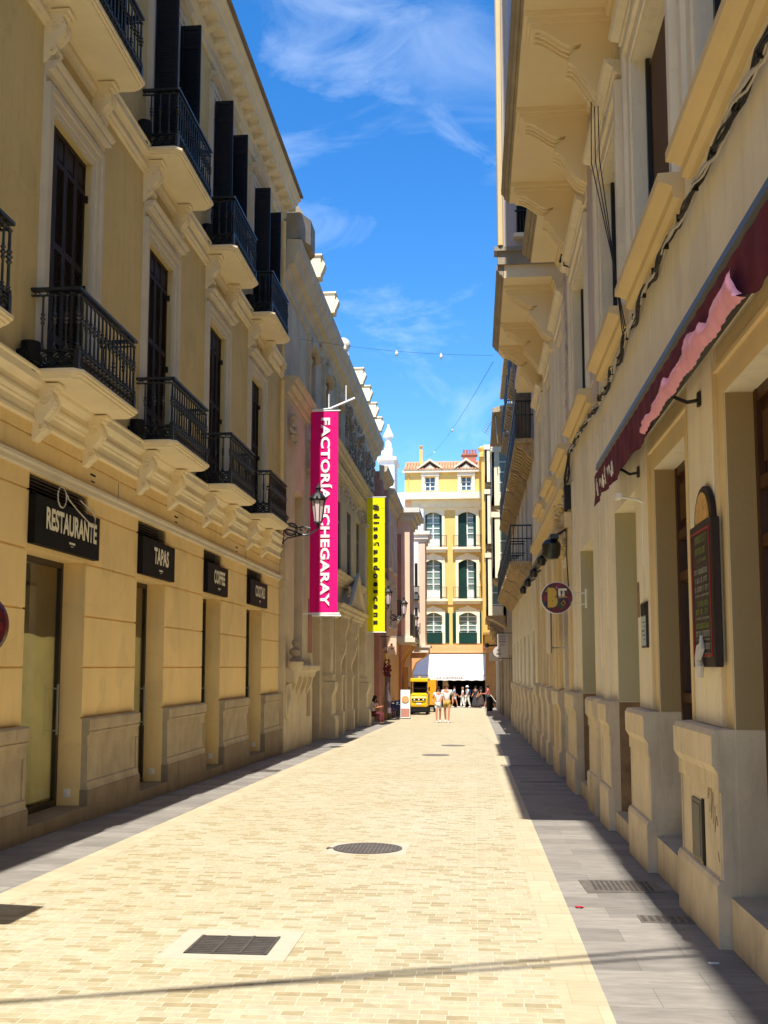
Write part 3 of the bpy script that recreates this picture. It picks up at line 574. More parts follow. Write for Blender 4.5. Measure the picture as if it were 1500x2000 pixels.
# sunk ochre frames round the shop openings, pilaster strips between them
b = MB('R', XR)
for (a, q), z in [((5.2, 6.65), 3.37), ((7.9, 9.27), 3.37)]:
    b.cut()
    for k0, k1, o in ((0.0, 0.17, 0.006), (0.17, 0.20, 0.03)):
        b.box(a-k1, a-k0, 0.0, o, 1.215, z+k1); b.box(q+k0, q+k1, 0.0, o, 1.215, z+k1); b.box(a-k0, q+k0, 0.0, o, z+k0, z+k1)
    b.box(a-0.17, q+0.17, 0.0, 0.0055, z+0.2, z+0.34)
b.build('opening_surround', m_cream_or, bldR)
b = MB('R', XR)
for a, q in ((6.9, 7.66), (9.52, 10.1), (12.55, 12.72), (13.25, 13.45), (16.6, 17.2)): b.cut(); b.bbox(a, q, 0.0, 0.03 if a < 9.6 else 0.02, 1.215, 3.9 if a < 10 else 4.6, 0.008)
b.cut(); b.bbox(5.0, 10.2, 0.0, 0.036, 3.75, 4.0, 0.008)
b.build('pilaster', m_cream, bldR)
# opening linings (set back), door leaves, blocked niches
for a, q in DOORS + [(2.2, 3.6)]:
    b = MB('R', XR); b.box(a, q, -0.46, -0.30, 3.36, 3.40)
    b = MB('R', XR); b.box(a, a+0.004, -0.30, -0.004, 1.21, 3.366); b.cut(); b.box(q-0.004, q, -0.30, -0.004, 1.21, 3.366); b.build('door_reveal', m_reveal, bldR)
    z0 = G((a+q)/2)+0.32
    b = MB('R', XR); o = -0.20
    for x0, x1 in ((a, a+0.07), (q-0.07, q), ((a+q)/2-0.03, (a+q)/2+0.03)): b.box(x0, x1, o-0.06, o+0.02, z0, 3.37)
    for z in (z0, 0.75, 1.30, 2.35, 2.72, 3.29): b.box(a+0.07, q-0.07, o-0.058, o+0.015, z, z+0.08)
    b.box(a+0.07, q-0.07, o-0.05, o-0.03, z0, 0.78); b.box(a+0.16, (a+q)/2-0.12, o-0.03, o-0.005, z0+0.2, 0.66); b.box((a+q)/2+0.12, q-0.16, o-0.03, o-0.005, z0+0.2, 0.66)
    b.box(a+0.07, q-0.07, o-0.05, o-0.03, 2.80, 3.29); b.box(a+0.16, (a+q)/2-0.10, o-0.03, o+0.01, 2.88, 3.2); b.box((a+q)/2+0.10, q-0.16, o-0.03, o+0.01, 2.88, 3.2)
    d = b.build('panelled_door', m_door, bldR)
    b = MB('R', XR); b.box(a+0.07, q-0.07, o-0.03, o-0.022, 0.83, 2.72); b.build('glass_pane', m_glass, d)
    b = MB('R', XR); b.box(a, q, -0.84, -0.80, z0, 3.4); b.build('interior', m_dark, d)
    b = MB('R', XR)
    for k in range(3): b.box(a+0.12+k*0.17, a+0.2+k*0.17, o-0.13, o-0.11, 0.83, 2.7)
    b.build('door_bars', m_dark, d)
for a, q in NICH:
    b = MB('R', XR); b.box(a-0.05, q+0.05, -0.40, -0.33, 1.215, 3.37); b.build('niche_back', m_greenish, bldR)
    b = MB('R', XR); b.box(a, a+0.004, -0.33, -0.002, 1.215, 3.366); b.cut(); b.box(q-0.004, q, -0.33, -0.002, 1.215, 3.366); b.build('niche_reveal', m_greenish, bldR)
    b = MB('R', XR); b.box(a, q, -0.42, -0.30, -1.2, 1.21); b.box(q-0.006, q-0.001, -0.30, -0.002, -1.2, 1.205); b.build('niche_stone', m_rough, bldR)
# plinth blocks between the openings
b = MB('R', XR); edges = [(Y0, 2.2), (3.6, 5.2), (6.65, 7.9), (9.27, 10.38), (11.9, 14.1), (15.8, 17.3)]
for a, q in edges:
    subs = [(a, q)] if q-a < 1.7 or a < 5 else [(a, a+0.82), (a+1.02, a+1.18+0.0), (q-0.86, q)]
    if a == 11.9: subs = [(11.9, 12.72), (13.2, 14.1)]
    for x0, x1 in subs:
        b.cut(); g = G((x0+x1)/2)
        b.prof([(0.0, -1.2), (0.14, -1.2), (0.14, 0.30+g*0.4), (0.125, 0.33+g*0.4), (0.10, 0.34+g*0.4), (0.10, 0.82), (0.115, 0.825), (0.115, 0.93), (0.145, 0.98), (0.15, 0.985), (0.15, 1.17), (0.125, 1.205), (0.0, 1.21)], x0-0.0, x1+0.0)
        for s0, s1 in ((x0+0.03, x0+0.06), (x1-0.06, x1-0.03)): b.box(s0, s1, 0.1, 0.108, 0.34+g*0.4, 0.82)
    if len(subs) == 2: b.box(12.72, 13.2, 0.0, 0.06, -1.2, 1.19)
    # return of the plinth into the reveal
    if a > 4 and a not in (11.9, 15.8): b.box(a-0.004, a+0.05, -0.298, 0.0, -1.2, 1.207)
    b.box(q-0.05, q+0.004, -0.298, 0.0, -1.2, 1.207)
b.build('plinth', m_plinth_r, bldR)
b = MB('R', XR)
for a, q in DOORS + NICH + [(2.2, 3.6)]: b.cut(); b.box(a+0.006, q-0.006, -0.45, 0.06, -1.2, G((a+q)/2)+(0.30 if (a, q) in DOORS else 0.20))
b.build('door_step', m_plinth_r, bldR)
# cracked iron meter door in the first plinth
b = MB('R', XR); b.box(7.20, 7.50, 0.10, 0.112, 0.30, 0.70); b.box(7.23, 7.47, 0.112, 0.118, 0.33, 0.67); b.build('meter_door', mat('dull_grey_meter_paint', srgb(112, 106, 92), rough=0.6, var=0.2, bump=0.05), bldR)
b = MB('R', XR); b.box(7.135, 7.20, 0.10, 0.106, 0.28, 0.72); b.build('meter_recess', m_dark, bldR)
# graffiti scratches
b = MB('R', XR); rg = random.Random(4)
for st in (((6.98, .92), (7.02, .74), (6.95, .83), (6.97, .66)), ((6.90, .90), (6.93, .62), (6.87, .80), (6.88, .60)), ((6.82, .72), (6.84, .55), (6.79, .66), (6.76, .60)), ((6.74, .74), (6.72, .50), (6.70, .40), (6.74, .38), (6.78, .44))):
    b.cut(); b.tube([(u, 0.102, z) for u, z in st], 0.0022, 4)
b.build('graffiti', m_stone_dk, bldR)
# first-floor windows: surround, sill, roller blind
def winR(a, q, par, z0=5.36, z1=7.55, hood=True):
    b = MB('R', XR)
    for k0, k1, o in ((0.0, 0.05, 0.03), (0.05, 0.2, 0.05), (0.2, 0.30, 0.09)):
        b.box(a-k1, a-k0, 0, o, z0, z1+k1); b.box(q+k0, q+k1, 0, o, z0, z1+k1); b.box(a-k0, q+k0, 0, o, z1+k0, z1+k1)
    if hood: b.moulding(a-0.3, q+0.3, [(0.03, z1+0.36), (0.10, z1+0.38), (0.10, z1+0.42), (0.18, z1+0.46), (0.20, z1+0.5), (0.0, z1+0.52)], ends=0.4)
    f = b.build('window_frame', m_cream, par)
    b = MB('R', XR); b.moulding(a-0.32, q+0.32, [(0.04, z0-0.22), (0.09, z0-0.20), (0.09, z0-0.12), (0.15, z0-0.09), (0.20, z0-0.08), (0.20, z0-0.01), (0.0, z0-0.002)], back=-0.3, ends=0.0)
    b.build('window_sill', m_cream_or, f)
    b = MB('R', XR); k = int((z1-z0-0.3)/0.045)
    for j in range(k):
        z = z0+0.3+j*0.045; b.prof([(-0.16, z+0.003), (-0.148, z+0.004), (-0.142, z+0.022), (-0.148, z+0.041), (-0.16, z+0.042)], a, q)
    b.box(a, q, -0.175, -0.161, z0, z1); b.build('roller_blind', m_roller, f)
    b = MB('R', XR); b.box(a, a+0.05, -0.14, -0.10, z0, z1); b.box(q-0.05, q, -0.14, -0.10, z0, z1); b.box(a+0.05, q-0.05, -0.14, -0.10, z0, z0+0.06)
    for j in range(int((q-a)/0.11)): b.tube([(a+0.08+j*0.11, -0.03, z0), (a+0.08+j*0.11, -0.03, z0+0.28)], 0.008, 4)
    b.box(a+0.02, q-0.02, -0.045, -0.015, z0+0.28, z0+0.30)
    b.build('window_rail', m_iron, f)
    return f
for a, q in WIN: winR(a, q, bldR)
# deep overhang (mirador floor) on scroll brackets
ZS = 9.10
def bracket(b, u, th=0.36, D=0.92, z=ZS):
    """double-curved bracket with three ridges under the overhang"""
    def S(x0, z0, x1, z1, n=8):
        return [(x0+(x1-x0)*t/n, z0+(z1-z0)*(0.5-0.5*cos(pi*t/n))) for t in range(n+1)]
    low = [(D, z), (D, z-0.17)] + [(D-0.04, z-0.17)] + S(D-0.04, z-0.17, 0.42, z-0.40) + [(0.34, z-0.385), (0.37, z-0.44), (0.47, z-0.50), (0.50, z-0.58)] + S(0.50, z-0.60, 0.11, z-1.03) + [(0.06, z-1.08), (0.0, z-1.10)]
    P = [(0.0, z)] + low
    b.prof(P, u, u+th)
    for k in range(3):
        uu = u+th*(0.2+0.24*k)
        b.prof([(0.0, z)] + [(o, q-0.035) for o, q in low[2:-2]] + [(0.05, z-1.07)], uu, uu+0.03)
    b.moulding(0, 0, [(0, 0), (0, 0)])if False else None
    for o1, dz, e in ((D+0.035, 0.12, 0.035), (D+0.075, 0.06, 0.075)): b.box(u-e, u+th+e, 0.0, o1, z-dz, z-0.0005)
    b.box(u+0.06, u+th-0.06, 0.0, 0.09, z-1.26, z-1.10); b.box(u+0.04, u+th-0.04, 0.0, 0.06, z-1.22, z-1.14)
def overhang(par, y0, y1, D, ys, top, mwall, lip=0.16, Dx=None):
    b = MB('R', XR); b.box(y0, y1, -0.3, D, ZS, ZS+0.25); b.build('overhang_soffit', m_soffit, par)
    b = MB('R', XR)
    b.moulding(y0, y1, [(D, ZS+0.02), (D+0.03, ZS+0.02), (D+0.04, ZS+0.06), (D+0.08, ZS+0.07), (D+0.09, ZS+0.12), (D+lip, ZS+0.16), (D+lip, ZS+0.24), (D+0.02, ZS+0.30), (D, ZS+0.30)], back=D-0.01)
    b.build('overhang_moulding', m_theatre_dk, par)
    b = MB('R', XR); b.box(y0+0.05, y1-0.05, -0.85, D-0.0, ZS+0.25, top); b.build('oriel', mwall, par)
    for u in ys:
        b = MB('R', XR); bracket(b, u, D=D-0.08); b.build('bracket', m_soffit, par)
    b = MB('R', XR)  # cove at the wall
    b.moulding(y0, y1, [(0.0, ZS-0.16), (0.02, ZS-0.15), (0.035, ZS-0.09), (0.06, ZS-0.08), (0.08, ZS-0.03), (0.08, ZS-0.001)]); b.build('cove_moulding', m_soffit, par)
overhang(bldR, 7.8, 16.1, 1.0, [9.05, 11.25, 13.3, 15.45], 19.0, m_lilac, lip=0.13)
overhang(bldR, 16.1, 18.6, 0.52, [], 10.0, m_cream)
b = MB('R', XR); b.box(17.3, 19.3, -6, 0.0, 4.6, 19.0); b.build('wall', m_cream, bldR)
b = MB('R', XR); b.box(-14, 4.0, -6, 0.46, 19.0, 19.3); b.cut(); b.box(4.0, 25.0, -6, 1.0, 19.0, 19.3); b.build('roof', m_trim, bldR)  # unseen eaves slabs, overhang shaped to shade the far oriel side and the pavement
b = MB('R', XR)
for a, q in ((-6, 7.8),): b.moulding(a, q, [(0.0, ZS-0.1), (0.10, ZS-0.02), (0.22, ZS+0.1), (0.0, ZS+0.2)])
b.build('string_moulding', m_soffit, bldR)
b = MB('R', XR); b.box(-6, 7.8, -0.85, 0.0, ZS, 19.0); b.build('wall', m_cream, bldR)
# pilaster orders between the windows
b = MB('R', XR)
for u in (13.1, 16.6):
    b.cut(); b.bbox(u, u+0.42, 0.0, 0.05, 5.1, 8.9, 0.01); b.bbox(u+0.06, u+0.36, 0.05, 0.07, 5.3, 8.6, 0.01)
b.build('pilaster', m_lilac, bldR)
# cable hook
b = MB('R', XR); b.tube([(15.9, 0.0, 7.9), (15.9, 0.16, 7.95), (15.9, 0.16, 8.1)], 0.015, 6); b.tube([(15.9, 0.0, 8.1), (15.9, 0.2, 8.12), (15.9, 0.22, 8.0)], 0.02, 6); b.build('cable_hook', m_cable, bldR)
# ---------------------------------------------------------------- theatre with carved front
th = thing('theatre', 'carved stucco theatre front with two long hanging banners and a row of roof blocks', 'building', (XL, 36, G(36)))
T0, T1 = 24.63, 48.4
NW = (26.0, 27.32)                                                     # tall niche window
UP = [(34.9, 36.2), (37.9, 39.2), (40.9, 42.2)]
LOG = [(28.7, 30.1), (31.6, 33.0), (34.6, 36.0), (37.6, 39.0), (40.6, 42.0), (43.6, 45.0)]
GD = [(29.15, 31.3), (33.1, 34.7), (35.7, 37.6), (38.9, 41.6), (43.6, 44.9)]
ops = [(a, b_, -2, 3.25) for a, b_ in GD] + [(a, b_, 4.9, 7.5) for a, b_ in UP] + [NW + (1.70, 6.2)] + [(a, b_, 9.3, 11.0) for a, b_ in LOG]
b = MB('L', XL); b.wall(T0, T1, -2, 12.0, ops, -0.5, 0.0); b.box(T0, T1, -9, -1.0, -2, 12.2); b.build('wall', m_theatre, th)
b = MB('L', XL)
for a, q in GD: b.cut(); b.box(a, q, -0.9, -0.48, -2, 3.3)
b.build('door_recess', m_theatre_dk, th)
for a, q in UP:
    b = MB('L', XL); b.box(a, q, -0.12, -0.06, 4.9, 7.5); o = b.build('window', m_blackp, th)  # near-flush black sheet stands in for the shaded depth of the opening
    b = MB('L', XL); b.box((a+q)/2-0.03, (a+q)/2+0.03, -0.058, -0.03, 4.9, 7.5); b.box(a, q, -0.0585, -0.04, 6.7, 6.77); b.build('window_bar', m_theatre_dk, o)
for a, q in LOG:
    b = MB('L', XL); b.box(a, q, -0.36, -0.30, 9.3, 11.0); b.build('loggia_panel', m_rose, th)
    b = MB('L', XL); b.lathe((a+q)/2, -0.16, [(9.3, 0.17), (9.45, 0.17), (9.5, 0.13), (10.5, 0.115), (10.56, 0.15), (10.64, 0.19), (10.7, 0.19)], 12); b.build('column', m_theatre, th, smooth=True)
    b = MB('L', XL); b.box(a-0.2, a-0.02, 0, 0.10, 9.0, 11.2); b.build('pilaster', m_theatre, th)
    b = MB('L', XL); b.profu([(a, 11.0), (a+0.2, 11.22), ((a+q)/2, 11.32), (q-0.2, 11.22), (q, 11.0), (q, 10.75), (q-0.15, 10.95), ((a+q)/2, 11.08), (a+0.15, 10.95), (a, 10.75)], 0.0, 0.14); b.build('arch', m_theatre, th)
# corner pylon
b = MB('L', XL); b.wall(T0+0.1, 29.1, -2, 8.3, [NW + (1.70, 6.2)], 0.0, 0.12); b.build('pylon', m_theatre, th)
b = MB('L', XL); b.moulding(25.4, 28.9, [(0.12, 1.30), (0.22, 1.34), (0.26, 1.48), (0.36, 1.52), (0.38, 1.62), (0.36, 1.66), (0.0, 1.68)]); b.build('window_sill', m_theatre, th)
b = MB('L', XL)
for k in range(4): b.cut(); b.prof([(0.12, 1.33), (0.30, 1.33), (0.26, 1.15), (0.18, 1.0), (0.12, 0.85)], 25.6+k*0.8, 25.75+k*0.8)
b.build('sill_bracket', m_theatre, th)
b = MB('L', XL); b.box(28.25, 28.95, 0.12, 0.135, 2.0, 3.5); b.build('terracotta_panel', m_rose, th)
b = MB('L', XL); b.box(28.15, 28.65, 0.12, 0.14, 0.25, 0.95); b.box(28.2, 28.6, 0.14, 0.145, 0.3, 0.9); b.build('notice_panel', m_theatre_pk, th)
CM = [(0.10, -0.55), (0.14, -0.5), (0.14, -0.42), (0.2, -0.38), (0.22, -0.28), (0.32, -0.22), (0.32, -0.12), (0.38, -0.08), (0.42, 0.0), (0.0, 0.03)]
for (a, q, z, sc) in ((T0+0.05, 28.0, 8.84, 1.0), (29.5, 47.5, 9.1, 0.9), (29.3, 47.8, 8.45, 0.6), (33.6, 46.4, 4.85, 0.7), (34.0, 43.6, 3.75, 0.9)):
    b = MB('L', XL); b.moulding(a, q, [(o*sc, z+dz*sc) for o, dz in CM]); b.build('cornice', m_theatre, th)
b = MB('L', XL); b.moulding(T0, T1, [(0.02, 11.2), (0.06, 11.25), (0.06, 11.5), (0.12, 11.55), (0.16, 11.7), (0.3, 11.78), (0.34, 11.95), (0.42, 12.05), (0.46, 12.2), (0.48, 12.35), (0.0, 12.4)]); b.build('top_cornice', m_theatre, th)
b = MB('L', XL); b.box(T0, T1, -8.9, 0.1, 12.2, 12.5); b.build('roof', m_theatre_dk, th)
for y in (27.3, 30.2, 38.2, 40.7, 43.4, 46.0):
    b = MB('L', XL); b.box(y, y+0.42, -0.15, 0.56, 12.42, 13.02); b.prof([(0.561, 13.0), (0.68, 12.8), (0.561, 12.5)], y+0.05, y+0.37); b.box(y-0.04, y+0.46, -0.2, 0.6, 13.021, 13.07); b.build('roof_block', m_trim, th)
b = MB('L', XL); b.ball(34.6, 0.25, 12.8, 0.26, 14, 8); b.lathe(34.6, 0.2, [(12.4, 0.3), (12.6, 0.2), (12.7, 0.16)], 10); b.build('roof_ball', m_white_trim, th, smooth=True)
b = MB('L', XL); b.profh([(24.7, 0.0), (24.7, 0.42), (25.2, 0.62), (25.9, 0.62), (26.2, 0.45), (26.2, 0.0)], 12.42, 13.1); b.prof([(0.1, 13.1), (0.5, 13.1), (0.35, 13.35), (0.1, 13.4)], 24.9, 26.0); b.build('roof_scroll', m_theatre_dk, th)
# carved capitals, relief clusters and pilasters
rg = random.Random(7)
def relief(y0, y1, z0, z1, n, o=0.14, m=m_theatre, name='carved_relief'):
    b = MB('L', XL)
    for i in range(n):
        u, z = rg.uniform(y0, y1), rg.uniform(z0, z1); r = rg.uniform(0.05, 0.13)
        a0 = rg.uniform(0, 6.28); L_ = rg.uniform(0.6, 1.6)*pi
        pts = [(u+r*(1-0.5*t/9)*cos(a0+L_*t/9), o+0.03*sin(t), z+r*1.2*(1-0.5*t/9)*sin(a0+L_*t/9)) for t in range(10)]
        b.tube(pts, 0.03, 5, taper=[0.045-0.003*t for t in range(10)]); b.ball(u, o, z, r*0.4, 6, 4)
    return b.build(name, m, th, smooth=True)
relief(24.9, 25.6, 7.3, 8.1, 14, 0.22); relief(27.7, 28.9, 6.9, 7.9, 16, 0.22); relief(29.3, 33.0, 7.2, 8.1, 26)
relief(34.8, 46.0, 7.55, 8.05, 46, 0.16); relief(36.0, 42.0, 9.3, 11.2, 110, 0.2, m_theatre_dk); relief(43.0, 47.0, 8.9, 11.1, 60, 0.16, m_theatre_dk)
relief(36.0, 40.5, 3.9, 4.4, 30, 0.25); relief(30.0, 34.0, 11.0, 11.5, 20, 0.1)
for y, w_ in ((32.2, 0.75), (42.5, 0.75)):
    b = MB('L', XL); g = G(y)
    b.prof([(0, -2), (0.42, -2), (0.42, g+0.55), (0.38, g+0.7), (0.30, g+0.75), (0.30, g+1.35), (0.36, g+1.45), (0.40, g+1.6), (0.40, g+1.75), (0, g+1.78)], y-w_/2, y+w_/2)
    b.build('pedestal', m_theatre, th)
    b = MB('L', XL); b.bbox(y-0.27, y+0.27, 0, 0.26, g+1.78, 7.4, 0.03); b.box(y-0.33, y+0.33, 0, 0.32, g+1.78, g+1.98); b.bbox(y-0.34, y+0.34, 0, 0.34, 7.4, 7.55, 0.02)
    b.bbox(y-0.14, y+0.14, 0.26, 0.28, 2.6, 7.0, 0.01); b.build('pilaster', m_theatre, th)
for y in (35.2, 38.25):
    b = MB('L', XL); g = G(y)
    b.prof([(0, -2), (0.26, -2), (0.26, g+0.75), (0.20, g+0.8), (0.20, g+1.9), (0.26, g+2.0), (0.18, g+2.1), (0.14, g+2.3), (0.18, g+2.5), (0.30, g+2.8), (0.36, g+3.1), (0.30, g+3.35), (0.36, g+3.5), (0.44, 3.25), (0, 3.25)], y-0.17, y+0.17)
    b.build('pier', m_theatre, th)
for y in (44.0, 46.9, 30.2):
    b = MB('L', XL); b.bbox(y-0.3, y+0.3, 0, 0.16, 3.6, 8.2, 0.02); b.bbox(y-0.14, y+0.14, 0.16, 0.18, 4.4, 7.0, 0.01); b.build('pilaster', m_theatre, th)
b = MB('L', XL); b.profu([(36.3, 3.82), (40.6, 3.82), (38.45, 5.0)], 0.0, 0.3); b.profu([(36.0, 3.78), (36.3, 3.78), (38.45, 4.98), (40.6, 3.78), (40.9, 3.78), (38.45, 5.15)], 0.3, 0.42); b.build('pediment', m_theatre, th)
b = MB('L', XL)
for k in range(10): b.cut(); b.bbox(29.9+k*1.55, 30.9+k*1.55, 0.0, 0.05, 8.5, 8.9, 0.01)
b.build('frieze_panel', m_theatre_dk, th)
b = MB('L', XL)
for a, q in UP: b.cut(); b.moulding(a-0.3, q+0.3, [(0.0, 4.6), (0.2, 4.68), (0.26, 4.78), (0.26, 4.86), (0.0, 4.88)])
b.build('window_sill', m_theatre, th)
# bust lamp on its shelf and carved drop below
t = thing('wall_bust', 'small dark bust on a carved wall shelf at the corner of the theatre', 'sculpture', (XL+0.3, 25.1, 1.74))
b = MB('L', XL); b.lathe(25.1, 0.32, [(1.74, 0.12), (1.80, 0.12), (1.86, 0.05), (1.92, 0.13), (2.02, 0.15), (2.08, 0.05), (2.13, 0.05)], 10); b.ball(25.1, 0.32, 2.2, 0.085, 10, 8, 1.15); b.build('figure', m_theatre_dk, t, smooth=True)
b = MB('L', XL); b.lathe(25.1, 0.32, [(1.2, 0.03), (1.35, 0.10), (1.5, 0.12), (1.6, 0.2), (1.72, 0.22), (1.735, 0.22)], 12); b.box(25.0, 25.2, 0.02, 0.3, 1.25, 1.6); b.build('shelf', m_theatre, t, smooth=True)
b = MB('L', XL); b.tube([(25.1, 0.14, 1.2), (25.15, 0.2, 0.9), (25.05, 0.16, 0.6), (25.1, 0.13, 0.3)], 0.05, 6, taper=[0.1, 0.07, 0.05, 0.02]); b.box(24.85, 25.35, 0.12, 0.15, 0.35, 1.15); b.build('carved_drop', m_theatre, t)
# ---------------------------------------------------------------- hanging banners
def banner(y, x0, x1, z0, z1, m, s, mt, lab, h, sp, brow):
    t = thing('hanging_banner', lab, 'banner', (x0, y, z0), 'tall banners hanging from the theatre front')
    b = MB(); n = 24; k = 14; vs = []; 
    for side in (0.0, 0.006):
        for j in range(k+1):
            for i in range(n+1):
                vs.append((x0+(x1-x0)*i/n, y+side+0.012*sin(i*0.6+j*0.35)*(j/k), z0+(z1-z0)*(1-j/k)))
    W = n+1; Q = (k+1)*W; fs = []
    for j in range(k):
        for i in range(n): a = j*W+i; fs.append((a, a+1, a+W+1, a+W)); fs.append((Q+a, Q+a+W, Q+a+W+1, Q+a+1))
    b.add(vs, fs); b.box(x0, x1, y-0.006, y+0.012, z1-0.45, z1+0.01); b.build('cloth', m, t, smooth=True)
    text(s, h, ((x0+x1)/2+0.02, y-0.02, (z0+z1)/2), (0, 0, -1), (1, 0, 0), mt, t, wid=(z1-z0)*brow, thick=0.004, bold=(0.012 if x0 > -4.49 else 0.014), sp=sp)
    for z in (z1+0.03, z0-0.03):
        b = MB(); b.tube([(XL, y, z), (x1+0.06, y, z)], 0.02, 8); b.build('pole', m_white, t)
    return t
t1 = banner(27.5, -4.47, -3.70, 3.08, 8.62, m_magenta, 'FACTORÍA ECHEGARAY', m_white, 'magenta banner lettered FACTORÍA ECHEGARAY hanging at the near end of the theatre', 0.24, 1.04, 0.94)
b = MB(); b.tube([(-4.6, 27.5, 8.66), (-3.95, 27.5, 8.7), (-3.35, 28.3, 9.2)], 0.035, 8); b.tube([(-3.98, 27.6, 8.7), (-3.98, 27.6, 9.15)], 0.018, 6); b.tube([(-3.55, 28.0, 9.05), (-3.55, 28.0, 9.5)], 0.018, 6); b.build('flag_arm', m_white, t1)
b = MB(); b.tube([(-4.4, 27.5, 3.0), (-3.6, 27.5, 2.98)], 0.03, 8); b.build('lower_arm', m_white, t1)
t2 = banner(42.6, -4.5, -3.74, 3.08, 8.72, m_yellow, '#diseñandoescena', m_blackp, 'bright yellow banner lettered #diseñandoescena hanging at the far end of the theatre', 0.25, 1.75, 0.90)
# ---------------------------------------------------------------- houses farther down on the left
def window_part(fr, base, par, u0, u1, z0, z1, mframe, o=0.0, mtrim=None, bars=True, shut=None, balc=None, dark=None):
    """window with surround, casement and optional shutters; returns the surround part"""
    b = MB(fr, base); tw = 0.14
    b.box(u0-tw, u0, o, o+0.07, z0, z1+tw); b.box(u1, u1+tw, o, o+0.07, z0, z1+tw); b.box(u0, u1, o, o+0.07, z1, z1+tw); b.box(u0-tw-0.05, u1+tw+0.05, o, o+0.12, z0-0.12, z0-0.001)
    f = b.build('window', mtrim or m_trim, par)
    b = MB(fr, base); b.box(u0, u1, o-0.20, o-0.17, z0, z1); b.build('glass_pane', dark or m_dark, f)
    if bars:
        b = MB(fr, base); uc = (u0+u1)/2
        for a, q in ((u0, u0+0.06), (uc-0.05, uc+0.05), (u1-0.06, u1)): b.box(a, q, o-0.17, o-0.12, z0, z1)
        for k in range(4): z = z0+(z1-z0)*k/4; b.box(u0+0.06, u1-0.06, o-0.168, o-0.13, z, z+0.05)
        b.build('casement', mframe, f)
    return f
p1 = thing('rosy_house', 'rosy brown rendered house next beyond the theatre, with small iron balcony', 'building', (-4.5, 53, G(53)))
b = MB('L', -4.5); b.wall(48.4, 52.4, -2, 11.0, [(50, 51.2, 6.5, 9), (50, 51.2, 2.6, 5)], -0.3, 0); b.box(48.4, 52.4, -8, -0.6, -2, 11.0); b.build('wall', m_rose, p1)
b = MB('L', -4.5); b.moulding(48.4, 52.4, [(0.0, 10.6), (0.1, 10.7), (0.15, 10.9), (0.35, 11.0), (0.4, 11.25), (0.0, 11.3)]); b.cut(); b.moulding(48.4, 52.4, [(0.0, 5.6), (0.12, 5.7), (0.2, 5.9), (0.0, 5.95)]); b.build('cornice', m_theatre, p1)
for z in (2.6, 6.5): window_part('L', -4.5, p1, 50, 51.2, z, z+2.4, m_theatre_dk, mtrim=m_theatre_pk, dark=m_dark)
b = MB('L', -4.5)
for y in (49.0, 52.0): b.cut(); b.bbox(y-0.25, y+0.25, 0, 0.12, 5.95, 10.6, 0.02)
b.build('pilaster', m_theatre_pk, p1)
b = MB('L', -4.5); b.box(50.9, 52.4, 0.0, 0.1, -1.3, 2.3); b.build('shop_front', m_yfac, p1)
tw = thing('white_tower', 'white roof tower with pointed finial rising above the rosy house', 'tower', (-5.3, 63, 8))
b = MB(); b.box(-5.80, -4.85, 62, 64.5, 8, 14.3); b.box(-5.92, -4.72, 61.85, 64.6, 14.3, 14.5); b.box(-5.65, -5.0, 62.1, 64.2, 14.5, 14.95); b.build('shaft', m_white, tw)
b = MB(); b.lathe(-5.3, 63.0, [(14.95, 0.3), (15.3, 0.24), (15.35, 0.2), (15.95, 0.2), (15.97, 0.34), (16.05, 0.34), (16.3, 0.22), (16.6, 0.08), (16.8, 0.04)], 10); b.build('finial', m_white, tw, smooth=True)
b = MB(); b.box(-5.5, -5.15, 61.97, 62.05, 11.6, 12.6); b.build('opening', m_theatre_pk, tw)
p2 = thing('peach_house', 'peach plastered house whose sunlit end wall steps out beside the wall lanterns', 'building', (-3.8, 64, G(64)))
b = MB(); b.box(-10, -3.78, 59.8, 64.0, 2.9, 10.1); b.box(-10, -4.4, 64.0, 71.0, 2.9, 10.0); b.box(-10, -4.5, 52.4, 59.8, 2.9, 10.3); b.build('wall', m_peach, p2)
b = MB('L', -4.5); b.moulding(52.4, 59.6, [(0.0, 10.2), (0.15, 10.3), (0.2, 10.5), (0.38, 10.6), (0.42, 10.85), (0.0, 10.9)]); b.build('cornice', m_theatre, p2)
for a in (53.6, 56.8):
    for z in (3.8, 6.9): window_part('L', -4.5, p2, a, a+1.2, z, z+2.3, m_theatre_dk, mtrim=m_white_trim, dark=m_dark)
b = MB(); b.box(-10, -4.42, 52.4, 70.6, -2, 2.9); b.build('shop_storey', m_orange, p2)
b = MB()
for y in (59.75, 61.6, 63.4): b.cut(); b.add([(-4.42, y, 1.6), (-4.42, y, 2.9), (-3.72, y, 2.9), (-3.74, y, 2.7), (-3.95, y, 2.45), (-4.2, y, 2.2), (-4.32, y, 1.9)] + [(-4.42, y+0.5, 1.6), (-4.42, y+0.5, 2.9), (-3.72, y+0.5, 2.9), (-3.74, y+0.5, 2.7), (-3.95, y+0.5, 2.45), (-4.2, y+0.5, 2.2), (-4.32, y+0.5, 1.9)], [tuple(range(7)), tuple(range(7, 14))[::-1]] + [(i, (i+1) % 7, 7+(i+1) % 7, 7+i) for i in range(7)])
b.build('carved_corbel', m_orange, p2)
b = MB(); 
for k, (z0, z1) in enumerate(((10.1, 10.25), (10.25, 10.5), (10.5, 10.62), (10.62, 10.9))): b.box(-10, -3.7+0.18*k, 59.7-0.16*k, 64.2, z0, z1)
b.build('cornice', m_white_trim, p2)
b = MB(); b.box(-10, -3.6, 59.5, 64.2, 2.9, 3.05); b.box(-10, -3.45, 59.35, 64.3, 3.05, 3.3); b.box(-10, -3.6, 59.5, 64.2, 3.3, 3.4); b.build('shop_cornice', m_white_trim, p2)
b = MB(); b.box(-4.62, -4.28, 59.72, 59.8, -1.2, 9.4); b.build('pilaster', m_rose, p2)
